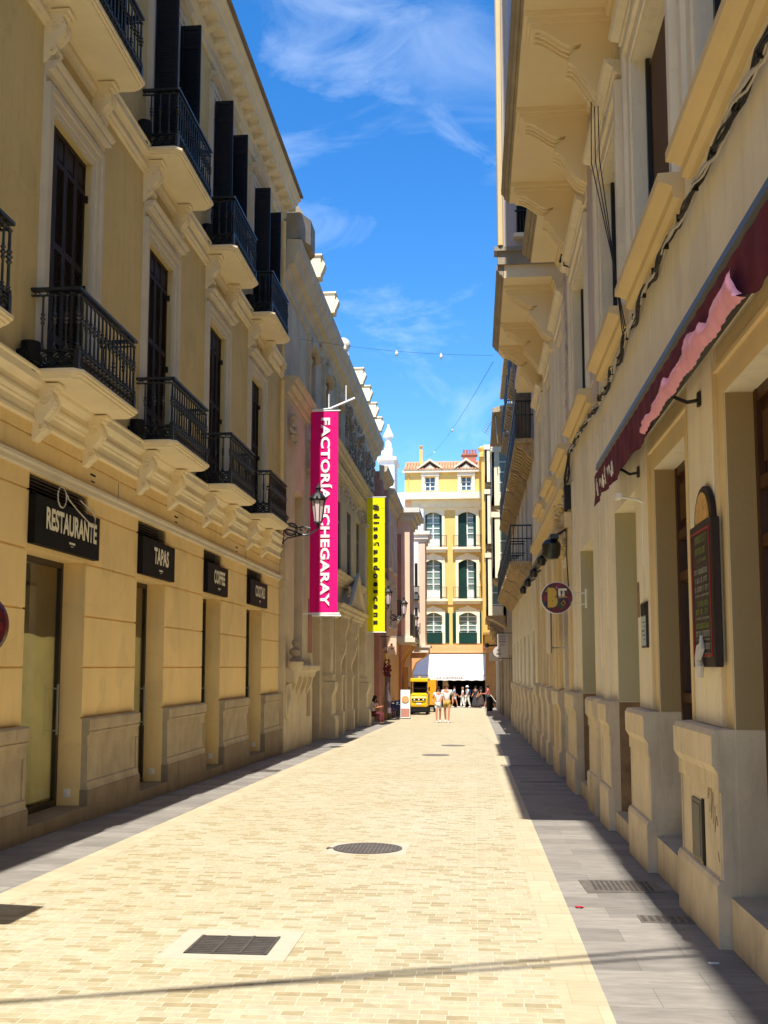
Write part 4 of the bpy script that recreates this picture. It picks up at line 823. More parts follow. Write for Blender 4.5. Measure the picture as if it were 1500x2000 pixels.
b = MB(); b.prof([(0, 0)]*0 or [(59.8, 3.42), (59.45, 3.42), (59.45, 3.5), (59.8, 3.5)], -4.75, -4.3) if False else b.box(-4.80, -4.25, 59.25, 59.8, 4.4, 4.5)
b.lathe(-4.5, 59.5, [(4.1, 0.05), (4.4, 0.24)], 10); sl = b.build('balcony', m_white_trim, p2)
b = MB()
for x in (-4.78, -4.27): b.tube([(x, 59.3, 4.5), (x, 59.3, 5.45)], 0.025, 5)
for i in range(7): b.tube([(-4.75+i*0.075, 59.28, 4.5), (-4.75+i*0.075, 59.25-0.06*sin(i), 5.4)], 0.018, 4)
b.box(-4.80, -4.25, 59.24, 59.30, 5.4, 5.46); b.build('railing', m_iron, sl)
b = MB()
for y in (60.8, 62.6, 64.4, 66.2): b.cut(); b.box(-4.42, -4.30, y-0.15, y+0.15, -1.4, 1.6)
b.build('shop_column', m_orange, p2)
b = MB(); b.profh([(-3.75, 60.3), (-3.6, 60.3), (-3.55, 61.4), (-3.75, 61.4)], 3.42, 4.7); b.build('bulging_rail', m_iron, p2)
p3 = thing('pale_corner_house', 'pale peach corner house with white bay and black rails, last on the left side', 'building', (-3.2, 73, G(73)))
b = MB(); b.box(-10, -3.42, 71.0, 73.4, 2.6, 10.6); b.build('wall', m_peach, p3)
b = MB(); b.box(-4.3, -3.88, 70.93, 70.998, 3.1, 10.3); b.build('white_wall_strip', m_white, p3)
b = MB()
for k, (z0, z1) in enumerate(((10.3, 10.5), (10.5, 10.8), (10.8, 11.05))): b.box(-10, -3.3+0.12*k, 70.95-0.12*k, 73.5, z0, z1)
b.build('cornice', m_white_trim, p3)
b = MB(); b.box(-10, -3.2, 70.8, 73.5, 2.6, 2.95); b.box(-10, -3.05, 70.7, 73.5, 2.95, 3.1); b.build('shop_cornice', m_white_trim, p3)
for z in (3.2, 6.3):
    b = MB(); b.box(-4.16, -3.90, 70.87, 70.93, z, z+2.7); w_ = b.build('window', m_white, p3)
    b = MB(); b.box(-4.13, -3.93, 70.84, 70.87, z+0.9, z+2.5); b.build('glass_pane', m_dark, w_)
    b = MB(); b.box(-4.2, -3.8, 70.6, 70.66, z+0.85, z+0.9); b.box(-4.2, -3.8, 70.55, 70.87, z-0.1, z)
    for i in range(6): b.tube([(-4.18+i*0.07, 70.63, z), (-4.18+i*0.07, 70.63, z+0.86)], 0.022, 4)
    b.build('railing', m_iron, w_)
b = MB(); b.box(-10, -4.4, 70.95, 73.4, -2, 2.599); b.build('shop_storey', m_orange, p3)
b = MB(); y = 71.0; b.add([(-4.4, y, 1.2), (-4.4, y, 2.6), (-3.3, y, 2.6), (-3.4, y, 2.35), (-3.75, y, 2.15), (-4.1, y, 1.9)] + [(-4.4, y+2.3, 1.2), (-4.4, y+2.3, 2.6), (-3.3, y+2.3, 2.6), (-3.4, y+2.3, 2.35), (-3.75, y+2.3, 2.15), (-4.1, y+2.3, 1.9)], [tuple(range(6)), tuple(range(6, 12))[::-1]] + [(i, (i+1) % 6, 6+(i+1) % 6, 6+i) for i in range(6)]); b.build('carved_corbel', m_orange, p3)
pw = thing('white_parapet_house', 'white stepped parapet of a house seen over the peach house', 'building', (-5.2, 75, 11))
b = MB(); b.box(-6.6, -3.7, 74.5, 77.5, 10.5, 13.2); b.prof([(74.6, 13.2), (77.4, 13.2), (77.0, 14.3)], -6.6, -5.2); b.build('wall', m_white, pw)
b = MB(); b.box(-4.5, -4.3, 74.42, 74.5, 12.0, 12.8); b.build('window', m_theatre_pk, pw)
# ---------------------------------------------------------------- yellow house that closes the street
YE = 83.0
pe = thing('yellow_corner_house', 'tall yellow house with green shutters and tiled roof closing the end of the street', 'building', (-2, YE, G(83)))
WX = [(-4.05, -2.60), (-1.28, 0.18)]
ops = [(a, q, z, z1) for a, q in WX for z, z1 in ((3.5, 6.0), (7.1, 10.3), (11.3, 14.2))] + [(-3.98, -3.12, 16.0, 17.1), (-1.02, -0.16, 16.0, 17.1)] + [(-5.0, 0.8, -2, 2.2)]
b = MB('E', YE); b.wall(-5.05, 5, -2, 15.2, ops, -0.4, 0.0); b.build('wall', m_yfac, pe)
b = MB('E', YE); b.wall(-5.64, 5, 15.2, 17.5, ops, -0.4, -0.05); b.box(-5.64, 5, -8, -0.6, 2.4, 17.5); b.build('attic_wall', m_yfac, pe)
b = MB('E', YE); b.box(-6.2, -5.05, -3, -0.02, 8, 15.2); b.build('side_wing', m_peach, pe)
b = MB('E', YE); b.box(-6.2, 5, 0.0, 0.8, 15.2, 15.75); b.box(-5.05, 5, 0.0, 0.3, 14.55, 15.2); b.box(-5.05, 5, 0.0, 0.12, 14.35, 14.55); b.build('cornice', m_trim, pe)
b = MB('E', YE)
for k in range(13): b.cut(); b.box(-4.6+k*0.72, -4.48+k*0.72, 0.3, 0.36, 14.55, 14.9)
b.build('cornice_stud', m_trim, pe)
b = MB('E', YE); b.box(-5.8, 5, -0.1, 0.25, 17.5, 17.7); b.build('eaves', m_white_trim, pe)
b = MB('E', YE)
for k in range(44):
    u = -5.7+k*0.24; b.add(*(lambda u: ([(u, 0.3, 17.70), (u+0.03, 0.3, 17.79), (u+0.11, 0.3, 17.84), (u+0.19, 0.3, 17.79), (u+0.22, 0.3, 17.70), (u, -2.2, 18.75), (u+0.03, -2.2, 18.84), (u+0.11, -2.2, 18.89), (u+0.19, -2.2, 18.84), (u+0.22, -2.2, 18.75)], [(0, 1, 2, 3, 4), (9, 8, 7, 6, 5), (0, 5, 6, 1), (1, 6, 7, 2), (2, 7, 8, 3), (3, 8, 9, 4), (4, 9, 5, 0)]))(u))
b.prof([(0.2, 17.7), (-2.2, 18.7), (-2.2, 17.6), (0.2, 17.6)], -5.7, 5); b.prof([(-2.2, 18.75), (-2.35, 18.9), (-2.5, 18.75)], -5.5, 5)
b.build('roof', m_tile, pe)
for uc in (-3.55, -0.59):
    b = MB('E', YE); b.profu([(uc-1.0, 17.75), (uc, 18.45), (uc+1.0, 17.75), (uc+1.0, 17.9), (uc, 18.62), (uc-1.0, 17.9)], -1.2, 0.35); b.profu([(uc-0.8, 17.55), (uc+0.8, 17.55), (uc, 18.2)], -1.0, 0.15); b.box(uc-0.75, uc+0.75, -0.04, 0.12, 17.2, 17.55); b.box(uc-0.7, uc-0.45, -0.04, 0.08, 15.8, 17.2); b.box(uc+0.45, uc+0.7, -0.04, 0.08, 15.8, 17.2)
    f = b.build('dormer', m_white_trim, pe)
    b = MB('E', YE); b.box(uc-0.43, uc+0.43, -0.3, -0.26, 16.0, 17.1); b.build('glass_pane', mat('dormer_glass', srgb(60, 90, 110), rough=0.2, bump=0, spec=0.7), f)
    b = MB('E', YE)
    for x in (-0.43, -0.04, 0.37): b.box(uc+x, uc+x+0.07, -0.26, -0.2, 16.0, 17.1)
    for z in (16.0, 16.35, 16.7): b.box(uc-0.36, uc+0.36, -0.258, -0.21, z, z+0.05)
    b.build('casement', m_white, f)
m_greyglass = mat('curtained_glass', srgb(120, 140, 128), rough=0.25, var=0.3, scale=3, bump=0, spec=0.6)
for i, (a, q) in enumerate(WX):
    for j, (z0, z1) in enumerate(((3.5, 6.0), (7.1, 10.3), (11.3, 14.2))):
        uc = (a+q)/2; b = MB('E', YE)
        b.box(a-0.22, a, 0, 0.09, z0, z1+0.2); b.box(q, q+0.22, 0, 0.09, z0, z1+0.2)
        arc = [(a, z1-0.28)] + [(a+(q-a)*t/8, z1-0.28+0.28*sin(pi*t/8)) for t in range(1, 8)] + [(q, z1-0.28)]
        b.profu(arc + [(q+0.0, z1+0.3), (uc+0.3, z1+0.42), (uc, z1+0.58), (uc-0.3, z1+0.42), (a, z1+0.3)], 0.0, 0.10)
        f = b.build('window', m_trim, pe)
        b = MB('E', YE); b.box(a, q, -0.36, -0.33, z0, z1); b.build('glass_pane', m_greyglass, f)
        b = MB('E', YE)
        for x0 in (a, uc-0.05, q-0.08): b.box(x0, x0+0.08 if x0 != uc-0.05 else uc+0.05, -0.33, -0.27, z0, z1)
        for k in range(5): z = z0+0.7+(z1-z0-0.7)*k/5; b.box(a+0.08, q-0.08, -0.328, -0.28, z, z+0.06)
        b.box(a+0.08, q-0.08, -0.328, -0.29, z0, z0+0.7)
        b.build('casement', m_white, f)
        lf_ = [(a-0.02, a+0.2), (q-0.2, q+0.02)] if j else [(a-0.5, a-0.02), (q+0.02, q+0.55)]
        if j and i: lf_ = [(a, a+0.68), (q-0.22, q)]
        for x0, x1 in lf_:
            b = MB('E', YE); b.box(x0, x1, 0.02 if j == 0 else -0.25, 0.07 if j == 0 else -0.2, z0+0.05, z1-0.05)
            for k in range(30): z = z0+0.12+(z1-z0-0.3)*k/30; b.box(x0+0.04, x1-0.04, (0.07 if j == 0 else -0.2), (0.08 if j == 0 else -0.19), z, z+0.03)
            b.build('shutter', m_green, f)
        if j:
            b = MB('E', YE); b.box(a-0.45, q+0.45, 0.0, 0.55, z0-0.2, z0-0.02); b.box(a-0.35, q+0.35, 0.0, 0.4, z0-0.42, z0-0.2); s_ = b.build('balcony_slab', m_trim, f)
        b = MB('E', YE); D = 0.5 if j else 0.15; e = 0.4 if j else -0.02; h = 0.95
        b.box(a-e, q+e, D, D+0.04, z0+h-0.03, z0+h); b.box(a-e, q+e, D, D+0.03, z0+0.05, z0+0.08)
        for k in range(int((q-a+2*e)/0.12)+1): x = a-e+0.01+k*0.12; b.box(x, x+0.024, D+0.005, D+0.028, z0-0.02, z0+h)
        for x in (a-e, q+e-0.03): b.box(x, x+0.03, 0.0, D+0.04, z0+h-0.03, z0+h); b.box(x, x+0.03, D, D+0.035, z0, z0+h)
        if j == 0: b.box(a, q, 0.1, 0.12, z0, z0+h*0.9)
        b.build('railing', m_iron if j else m_green, f)
b = MB('E', YE); b.box(-5.05, 5, 0.0, 0.18, 2.95, 3.4); b.box(-5.05, 5, 0.0, 0.3, 2.75, 2.95); b.box(-5.05, 5, 0.0, 0.1, 6.62, 6.7); b.build('string_moulding', m_orange, pe)
b = MB('E', YE); b.box(-5.0, 0.8, -6, -5.9, -2, 2.4); b.box(-5.0, -4.9, -5.9, -0.4, -2, 2.4); b.box(0.7, 0.8, -5.9, -0.4, -2, 2.4); b.build('shop_interior', m_dark, pe)
b = MB('E', YE); b.box(-2.6, -2.2, -0.4, 0.02, -2, 2.2); b.cut(); b.box(0.8, 3, 0.0, 0.05, -2, 2.75); b.build('shop_pier', m_orange, pe)
b = MB('E', YE); b.box(-4.43, -4.19, -0.85, -0.6, 17.8, 19.6); b.lathe(-4.31, -0.72, [(19.6, 0.09), (19.8, 0.09), (19.84, 0.2), (19.9, 0.2)], 8); b.build('stove_pipe', m_yside, pe)
b = MB('E', YE); b.box(-0.9, 0.25, -1.6, -0.9, 18.2, 19.1); b.box(-1.0, 0.35, -1.7, -0.8, 19.1, 19.2)
for k in range(5): b.lathe(-0.78+k*0.24, -1.25, [(19.2, 0.1), (19.5, 0.09), (19.62, 0.1)], 7)
b.build('chimney', m_brick, pe)
b = MB('E', YE); b.tube([(-5.35, -0.02, 17.3), (-5.35, -0.02, 15.8)], 0.05, 6); b.cut(); b.tube([(0.62, 0.1, 14.3), (0.62, 0.1, 3.4)], 0.07, 6); b.build('rain_pipe', m_yside, pe)
# big white awning
aw = thing('shop_awning', 'wide white awning lettered LA CAMPANA over the bar at the end of the street', 'awning', (-2, 82, 2))
b = MB(); x0, x1 = -4.85, 0.86; pr = [(82.98, 2.76), (82.98, 2.70), (80.3, 0.93), (80.28, 0.95), (80.3, 0.99)]
b.prof([], 0, 0) if False else None
A = [(x0 + (0.0 if y > 81 else -0.12), y, z) for y, z in pr]; B_ = [(x1 + (0.0 if y > 81 else -0.06), y, z) for y, z in pr]; b._ex(A, B_); b.build('cloth', m_white, aw)
b = MB(); n = 40
top = [(x0-0.12+(x1-x0+0.06)*i/n, 80.27, 0.95) for i in range(n+1)]; bot = [(x0-0.12+(x1-x0+0.06)*i/n, 80.27, 0.58+0.02*sin(i*1.3)) for i in range(n+1)]
b.add(top+bot+[(a, 80.262, c) for a, y_, c in top+bot], [(i, i+1, n+2+i, n+1+i) for i in range(n)] + [(2*n+2+i, 2*n+2+n+1+i, 2*n+2+n+2+i, 2*n+2+i+1) for i in range(n)]); b.build('valance', m_white, aw)
text('LA CAMPANA', 0.17, (-1.95, 80.25, 0.76), (1, 0, 0), (0, 0, 1), mat('terracotta_letter', srgb(150, 90, 70), bump=0), aw, wid=2.0)
b = MB(); b.tube([(x0-0.1, 80.3, 0.97), (x1-0.06, 80.3, 0.97)], 0.035, 8); b.build('front_bar', m_metal, aw)
# ---------------------------------------------------------------- right side beyond the first house
r2 = thing('bay_house', 'cream house with bracketed overhang and carved bands, second on the right', 'building', (XR, 24, G(24)))
b = MB('R', XR); b.wall(17.3, 27.0, -2, 4.55, [(17.55, 18.9, -2, 3.4), (20.6, 21.6, -2, 3.0), (22.6, 23.6, -2, 3.0), (24.6, 25.6, -2, 3.0)], -0.35, 0.0)
b.box(17.3, 27.0, -6, -0.7, -2, 4.6); b.build('wall', m_cream, r2)
b = MB('R', XR); b.wall(19.3, 27.0, 4.56, 9.10, [(20.4, 21.8, 5.4, 7.6), (23.4, 24.8, 5.4, 7.6)], -0.35, 0.0); b.box(19.3, 27, -6, -0.7, 4.56, 15); b.build('wall', m_cream, r2)
for a, q in ((20.4, 21.8), (23.4, 24.8), (17.5, 18.9)): winR(a, q, r2)
overhang(r2, 19.3, 24.1, 1.0, [19.8, 22.0, 23.6], 19.0, m_lilac, lip=0.14)
b = MB('R', XR); b.box(19.24, 19.5, 0.0, 1.12, 9.35, 9.6); b.box(19.18, 19.5, 0.0, 1.18, 9.6, 9.68); b.build('oriel_moulding', m_theatre_dk, r2)
b = MB('R', XR); b.box(19.30, 19.36, 0.44, 0.74, 10.0, 12.4); w_ = b.build('window', m_dark, r2)
b = MB('R', XR); b.box(19.2, 19.36, 0.38, 0.80, 9.88, 9.96); b.build('window_sill', m_trim, w_)
b = MB('R', XR)
for k in range(6): b.tube([(19.24, 0.43+k*0.06, 9.96), (19.24, 0.43+k*0.06, 10.9)], 0.012, 4)
b.box(19.22, 19.26, 0.40, 0.78, 10.9, 10.93); b.box(19.22, 19.26, 0.40, 0.78, 10.4, 10.42); b.build('window_rail', m_iron, w_)
b = MB('R', XR); b.tube([(19.2, 1.06, 9.7), (19.2, 1.06, 19)], 0.06, 8); b.cut(); b.tube([(19.6, 0.06, -0.5), (19.6, 0.06, 4.5)], 0.05, 8); b.tube([(19.6, 0.06, -0.5), (19.6, 0.10, 0.9)], 0.065, 8); b.build('rain_pipe', m_cream_or, r2)
b = MB('R', XR)
for a, q in ((17.3, 17.55), (18.9, 20.5), (21.7, 22.5), (23.7, 24.5), (25.7, 27.0)):
    b.cut(); g = G(a); b.prof([(0, -2), (0.12, -2), (0.12, 0.15+g*0.3), (0.08, 0.2+g*0.3), (0.08, 0.8), (0.13, 0.95), (0.13, 1.15), (0, 1.2)], a+0.02, q-0.02)
b.build('plinth', m_plinth_r, r2)
b = MB('R', XR); b.box(17.55, 18.9, -0.36, -0.3, -2, 3.4); b.build('niche_back', m_rough, r2)
b = MB('R', XR)
for a in (20.6, 22.6, 24.6): b.cut(); b.box(a, a+1.0, -0.34, -0.28, -2, 3.0)
b.build('shop_window', m_door, r2)
b = MB('R', XR)
for a in (17.0, 19.2, 20.1, 21.75, 23.75, 25.75): b.cut(); b.bbox(a, a+0.3, 0.0, 0.07, 1.2, 4.3, 0.01); b.bbox(a-0.05, a+0.35, 0, 0.13, 3.9, 4.15, 0.02)
b.build('pilaster', m_cream_or, r2)
b = MB('R', XR); rg = random.Random(3)
for i in range(26):
    u, z = rg.uniform(17.2, 19.4), rg.uniform(3.6, 4.5); r = rg.uniform(0.05, 0.12); a0 = rg.uniform(0, 6)
    b.tube([(u+r*cos(a0+t*0.6), 0.08+0.05*sin(t), z+r*sin(a0+t*0.6)) for t in range(7)], 0.03, 5)
b.moulding(17.3, 27.0, [(0.0, 4.5), (0.1, 4.55), (0.16, 4.62), (0.16, 4.7), (0.0, 4.72)])
b.build('carved_band', m_cream_or, r2)
b = MB('R', XR)
for i in range(9):
    u, z = 16.8+0.1*sin(i), 5.6+i*0.3
    b.tube([(u+0.09*cos(t*0.8), 0.075, z+0.1*sin(t*0.8)) for t in range(7)], 0.02, 4)
b.build('carved_relief', m_lilac, bldR)
# black lamp bar over the bar window
t = thing('lamp_bar', 'black metal light bar with spot lamps on the wall above the round bar sign', 'lamp', (1.3, 20, 3.7))
b = MB('R', XR); b.box(17.0, 28.0, 0.22, 0.36, 3.72, 3.80); b.build('bar', m_iron, t)
for k, y in enumerate((17.2, 19.8, 22.4, 25.0, 27.4)):
    b = MB('R', XR); q = 1.45 if k == 0 else 0.8; b.lathe(y, 0.33, [(3.72-0.22*q, 0.07*q), (3.72-0.18*q, 0.10*q), (3.72-0.05*q, 0.11*q), (3.72, 0.07*q)], 12); b.tube([(y, 0.3, 3.76), (y, 0.0, 3.95)], 0.02, 5); b.build('lamp_head', m_iron, t, smooth=True)
# r3 balconied house
b = MB('R', XR); b.box(24.1, 27.0, 0.0, 0.5, 9.0, 9.2); b.box(24.15, 27.0, 0.0, 0.46, 8.9, 9.0); sl_ = b.build('balcony', m_soffit, r2)
b = MB('R', XR); b.wall(24.15, 27.0, 9.2, 13.0, [(25.0, 26.0, 9.3, 11.8)], -0.3, 0.0); b.build('wall', m_cream, r2)
b = MB('R', XR); b.box(24.2, 27.0, 0.44, 0.48, 10.1, 10.14)
for k in range(22): b.box(24.2+k*0.13, 24.215+k*0.13, 0.45, 0.47, 9.2, 10.1)
b.build('railing', m_iron, sl_)
r3 = thing('balcony_house', 'old house with rows of iron balconies on ribbed brown undersides, third on the right', 'building', (XR, 36, G(36)))
wo = [(a, a+1.1, z, z+2.5) for a in (28.2, 31.0, 33.8, 36.6, 39.4, 42.2) for z in (4.8, 8.2, 11.4)] + [(a, a+1.1, -2, 2.6) for a in (28.0, 30.6, 33.2, 36.0, 38.8, 41.6)]
b = MB('R', XR); b.wall(27.0, 45.0, -2, 13.6, wo, -0.4, 0.0); b.box(27, 45, -7, -0.8, -2, 13.6); b.build('wall', m_cream, r3)
b = MB('R', XR)
for k in range(60): b.tube([(27.05+k*0.3, 0.0, 13.62), (27.05+k*0.3, 0.42, 13.55)], 0.08, 5)
b.prof([(0.0, 13.5), (0.4, 13.48), (0.4, 13.62), (0.0, 13.85)], 27, 45); b.build('roof', m_ornate, r3)
b = MB('R', XR)
for a in (28.2, 31.0, 33.8, 36.6, 39.4, 42.2):
    for z in (4.8, 8.2, 11.4): b.cut(); b.box(a, a+1.1, -0.42, -0.36, z, z+2.5)
    b.cut(); b.box(a-0.2, a+0.9, -0.42, -0.36, -2, 2.6)
b.build('window', m_greyglass, r3)
for zz, D, ys in ((4.45, 0.62, (30.8, 35.2, 39.6, 43.2)), (7.6, 0.5, (29.0, 32.8, 36.6, 40.4, 43.2)), (10.9, 0.42, (29.0, 33.5, 38.0, 42.5))):
    for y in ys:
        L_ = 1.9 if zz < 5 else 1.75
        b = MB('R', XR); b.box(y-L_, y+L_, 0, D, zz, zz+0.12); s_ = b.build('balcony', m_ornate, r3)
        b = MB('R', XR); k = int(2*L_/0.42)
        for i in range(k): u = y-L_+0.1+i*0.42; b.prof([(0, zz), (D-0.02, zz), (D-0.06, zz-0.08), (D*0.55, zz-0.16), (D*0.3, zz-0.34), (0, zz-0.45)], u, u+0.2)
        b.build('underside_ribs', m_ornate, s_)
        b = MB('R', XR); h = 1.0
        for o0, o1, u0, u1 in ((D-0.05, D-0.01, y-L_, y+L_), (0, D-0.05, y-L_, y-L_+0.04), (0, D-0.05, y+L_-0.04, y+L_)):
            b.box(u0, u1, o0, o1, zz+0.12+h, zz+0.16+h); b.box(u0, u1, o0, o1, zz+0.75, zz+0.78)
        for i in range(int(2*L_/0.13)): u = y-L_+0.02+i*0.13; b.box(u, u+0.02, D-0.04, D-0.02, zz+0.12, zz+0.12+h)
        for i in range(5): o = i*(D/5); b.box(y-L_+0.01, y-L_+0.03, o, o+0.02, zz+0.12, zz+0.12+h)
        b.build('railing', m_iron, s_)
b = MB('R', XR)
for a in (27.0, 29.3, 31.9, 34.5, 37.3, 40.1, 42.9): b.cut(); b.prof([(0, -2), (0.12, -2), (0.12, 0.0), (0.08, 0.1), (0.08, 0.6), (0.12, 0.75), (0.12, 0.95), (0, 1.0)], a, a+0.9)
b.build('plinth', m_plinth_r, r3)
b = MB('R', XR); b.box(28.6, 30.2, 0.0, 0.42, 7.8, 13.3); b.build('closed_bay', m_rough, r3)
# r4: house with white glazed bays
r4 = thing('bay_window_house', 'narrow house with stacked white glazed bays, near the far end on the right', 'building', (XR, 52, G(52)))
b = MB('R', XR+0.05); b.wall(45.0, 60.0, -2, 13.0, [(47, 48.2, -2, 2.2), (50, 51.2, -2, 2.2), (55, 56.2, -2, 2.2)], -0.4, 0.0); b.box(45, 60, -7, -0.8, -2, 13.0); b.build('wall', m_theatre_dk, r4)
for z0, z1, y, D in ((5.6, 8.6, 46.2, 0.78), (8.9, 11.6, 46.2, 0.78), (4.3, 7.6, 54.0, 1.0), (8.1, 11.0, 54.0, 1.0), (11.4, 13.4, 54.0, 1.0)):
    b = MB('R', XR); b.box(y, y+2.4, 0, D, z0, z0+0.5); b.box(y-0.05, y+2.45, 0, D+0.06, z1-0.25, z1); b.box(y, y+0.08, 0, 0.12, z0, z1); b.box(y, y+2.4, D-0.1, D, z0, z1); b.box(y, y+0.10, D-0.34, D-0.001, z0+0.501, z1-0.251); f = b.build('glazed_bay', m_trim, r4)
    b = MB('R', XR)
    for k in range(4): b.box(y-0.01, y+0.03, 0.1, D-0.34, z0+0.55+k*(z1-z0-0.8)/4, z0+0.60+k*(z1-z0-0.8)/4)
    b.build('glazing_bar', m_white, f)
    b = MB('R', XR); b.box(y+0.03, y+0.06, 0.1, D-0.34, z0+0.5, z1-0.25); b.build('glass_pane', m_greyglass, f)
    b = MB('R', XR); b.prof([(0, z0), (D, z0), (D-0.1, z0-0.15), (D*0.5, z0-0.3), (0, z0-0.6)], y+0.1, y+2.3); b.build('bay_corbel', m_ornate, f)
b = MB('R', XR); b.prof([(0.0, 13.0), (0.75, 12.9), (0.75, 13.1), (0.0, 13.3)], 45, 60); b.build('roof', m_ornate, r4)
b = MB('R', XR); b.box(47, 47.6, 0.0, 0.04, 13.3, 14.6); b.build('chimney', m_yside, r4)
# r5 last one, with carved corner corbel and dark doorway
r5 = thing('carved_corner_house', 'shaded house with carved stone corner corbel and dark doorway, last on the right', 'building', (XR, 66, G(66)))
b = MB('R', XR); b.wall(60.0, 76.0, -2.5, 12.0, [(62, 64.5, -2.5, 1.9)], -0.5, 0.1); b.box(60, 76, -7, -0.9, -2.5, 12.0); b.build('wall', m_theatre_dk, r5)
b = MB('R', XR); b.box(62, 64.5, -0.5, -0.4, -2.5, 1.9); b.build('doorway', m_dark, r5)
b = MB('R', XR)
for k in range(6): b.box(59.8, 66.0, 0.0, 0.95-0.14*k, 4.3-0.33*k, 4.62-0.33*k)
for k in range(14): b.ball(59.8, 0.15+0.055*k, 3.2+0.09*k+0.1*sin(k*2), 0.11, 6, 4)
b.build('corner_corbel', m_ornate, r5)
for z in (4.7, 7.8, 10.6):
    b = MB('R', XR); b.box(60, 66, 0, 0.9, z, z+0.14); s_ = b.build('balcony', m_white_trim, r5)
    b = MB('R', XR)
    for i in range(46): b.box(60+i*0.13, 60.02+i*0.13, 0.86, 0.88, z+0.14, z+1.1)
    for i in range(7): b.box(60.0, 60.02, i*0.13, i*0.13+0.02, z+0.14, z+1.1)
    b.box(60, 66, 0.85, 0.9, z+1.1, z+1.15); b.box(60.0, 60.04, 0, 0.85, z+1.1, z+1.15); b.build('railing', m_iron, s_)
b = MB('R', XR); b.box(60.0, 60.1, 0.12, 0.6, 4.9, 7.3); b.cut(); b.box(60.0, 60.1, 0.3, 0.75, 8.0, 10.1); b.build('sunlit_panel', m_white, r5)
og = thing('golden_house', 'golden yellow house corner seen between the last right house and the end of the street', 'building', (0.9, 79, G(79)))
b = MB(); b.box(0.62, 8, 77.5, 82.9, 4.2, 17.6); b.box(0.45, 8, 77.3, 83.0, 17.6, 17.9); b.build('wall', m_yside, og)
b = MB(); b.lathe(0.7, 78.0, [(17.9, 0.3), (18.1, 0.22), (18.3, 0.35), (18.4, 0.35), (18.55, 0.1)], 10); b.build('roof_urn', m_yside, og, smooth=True)
# roof aerial
t = thing('roof_aerial', 'thin silver television aerial against the sky above the right roofs', 'aerial', (1.1, 45.5, 11.6))
b = MB(); b.tube([(1.1, 45.5, 11.6), (1.0, 45.5, 13.1)], 0.02, 5); b.tube([(0.55, 45.5, 12.1), (1.05, 45.5, 13.0)], 0.012, 4)
for k in range(9): b.tube([(0.55+0.055*k-0.16, 45.5, 12.1+0.1*k+0.09), (0.55+0.055*k+0.16, 45.5, 12.1+0.1*k-0.09)], 0.008, 4)
b.build('antenna', m_metal, t)
# ---------------------------------------------------------------- wall lanterns
def lantern(x, y, z, side, lab, wallx):
    """cast-iron wall lantern on a scrolled arm; z = bottom of the lantern body"""
    t = thing('wall_lantern', lab, 'lamp', (wallx, y, z-0.25), 'cast-iron wall lanterns on the left side')
    b = MB(); b.lathe(x, y, [(z+0.56, 0.20), (z+0.60, 0.21), (z+0.66, 0.19), (z+0.74, 0.12), (z+0.78, 0.06), (z+0.84, 0.05), (z+0.88, 0.08), (z+0.93, 0.03), (z+1.0, 0.012)], 8, pi/8)
    for k in range(8): b.ball(x+0.2*cos(k*pi/4), y+0.2*sin(k*pi/4), z+0.63, 0.03, 5, 4)
    b.build('cap', m_iron, t)
    b = MB(); b.lathe(x, y, [(z+0.05, 0.09), (z+0.56, 0.165)], 8, pi/8); b.build('lamp_glass', m_lampglass, t)
    b = MB()
    for k in range(8):
        a = pi/8+k*pi/4; b.tube([(x+0.094*cos(a), y+0.094*sin(a), z+0.05), (x+0.172*cos(a), y+0.172*sin(a), z+0.57)], 0.01, 4)
    b.lathe(x, y, [(z-0.10, 0.02), (z-0.04, 0.05), (z, 0.04), (z+0.03, 0.11), (z+0.06, 0.10)], 8, pi/8); b.build('cage', m_iron, t)
    s = 1 if x > wallx else -1; L_ = abs(x-wallx)
    b = MB()
    def arc(cx, cz, r, a0, a1, n=12, w=0.018, k=0.0): b.tube([(cx+s*(r-k*i/n)*cos(a0+(a1-a0)*i/n), y, cz+(r-k*i/n)*sin(a0+(a1-a0)*i/n)) for i in range(n+1)], w, 5)
    b.tube([(wallx+s*L_*q, y, z-0.10-0.14*sin(q*pi)+0.05*sin(q*2*pi)) for q in [i/14 for i in range(15)]], 0.022, 6)
    b.tube([(wallx+s*L_*q, y, z+0.12-0.34*q**0.8-0.06*sin(q*pi*2)) for q in [i/14 for i in range(12)]], 0.016, 5)
    b.tube([(wallx+s*0.02, y, z-0.42), (wallx+s*0.10, y, z-0.34), (wallx+s*0.28, y, z-0.30), (wallx+s*L_*0.7, y, z-0.24)], 0.018, 5)
    arc(wallx+s*0.20, z-0.12, 0.15, 0, 2*pi, w=0.022); arc(wallx+s*0.2, z-0.12, 0.11, 0, 2*pi, w=0.01)
    arc(wallx+s*0.06, z+0.16, 0.07, -1, 4, k=0.03); arc(wallx+s*L_*0.55, z-0.12, 0.08, 0, 5, k=0.05); arc(wallx+s*L_*0.75, z-0.2, 0.06, 1, 6, k=0.04); arc(wallx+s*L_*0.42, z-0.25, 0.06, 2, 7, k=0.04)
    b.box(wallx-0.01, wallx+0.03, y-0.05, y+0.05, z-0.48, z+0.28); b.build('scrolled_arm', m_iron, t)
    return t
lantern(-3.76, 24.35, 5.05, 1, 'nearest wall lantern, on a long scrolled arm in front of the magenta banner', -4.62)
lantern(-3.98, 47.2, 4.45, 1, 'wall lantern partly hidden behind the yellow banner', -4.5)
lantern(-3.72, 54.0, 4.35, 1, 'wall lantern on the rosy house against the peach wall', -4.5)
lantern(-3.6+0.0, 69.5, 4.35, 1, 'farthest and smallest wall lantern beside the white bay', -3.78) if False else lantern(-4.02, 70.2, 4.35, -1, 'farthest and smallest wall lantern beside the pale corner house', -3.74)
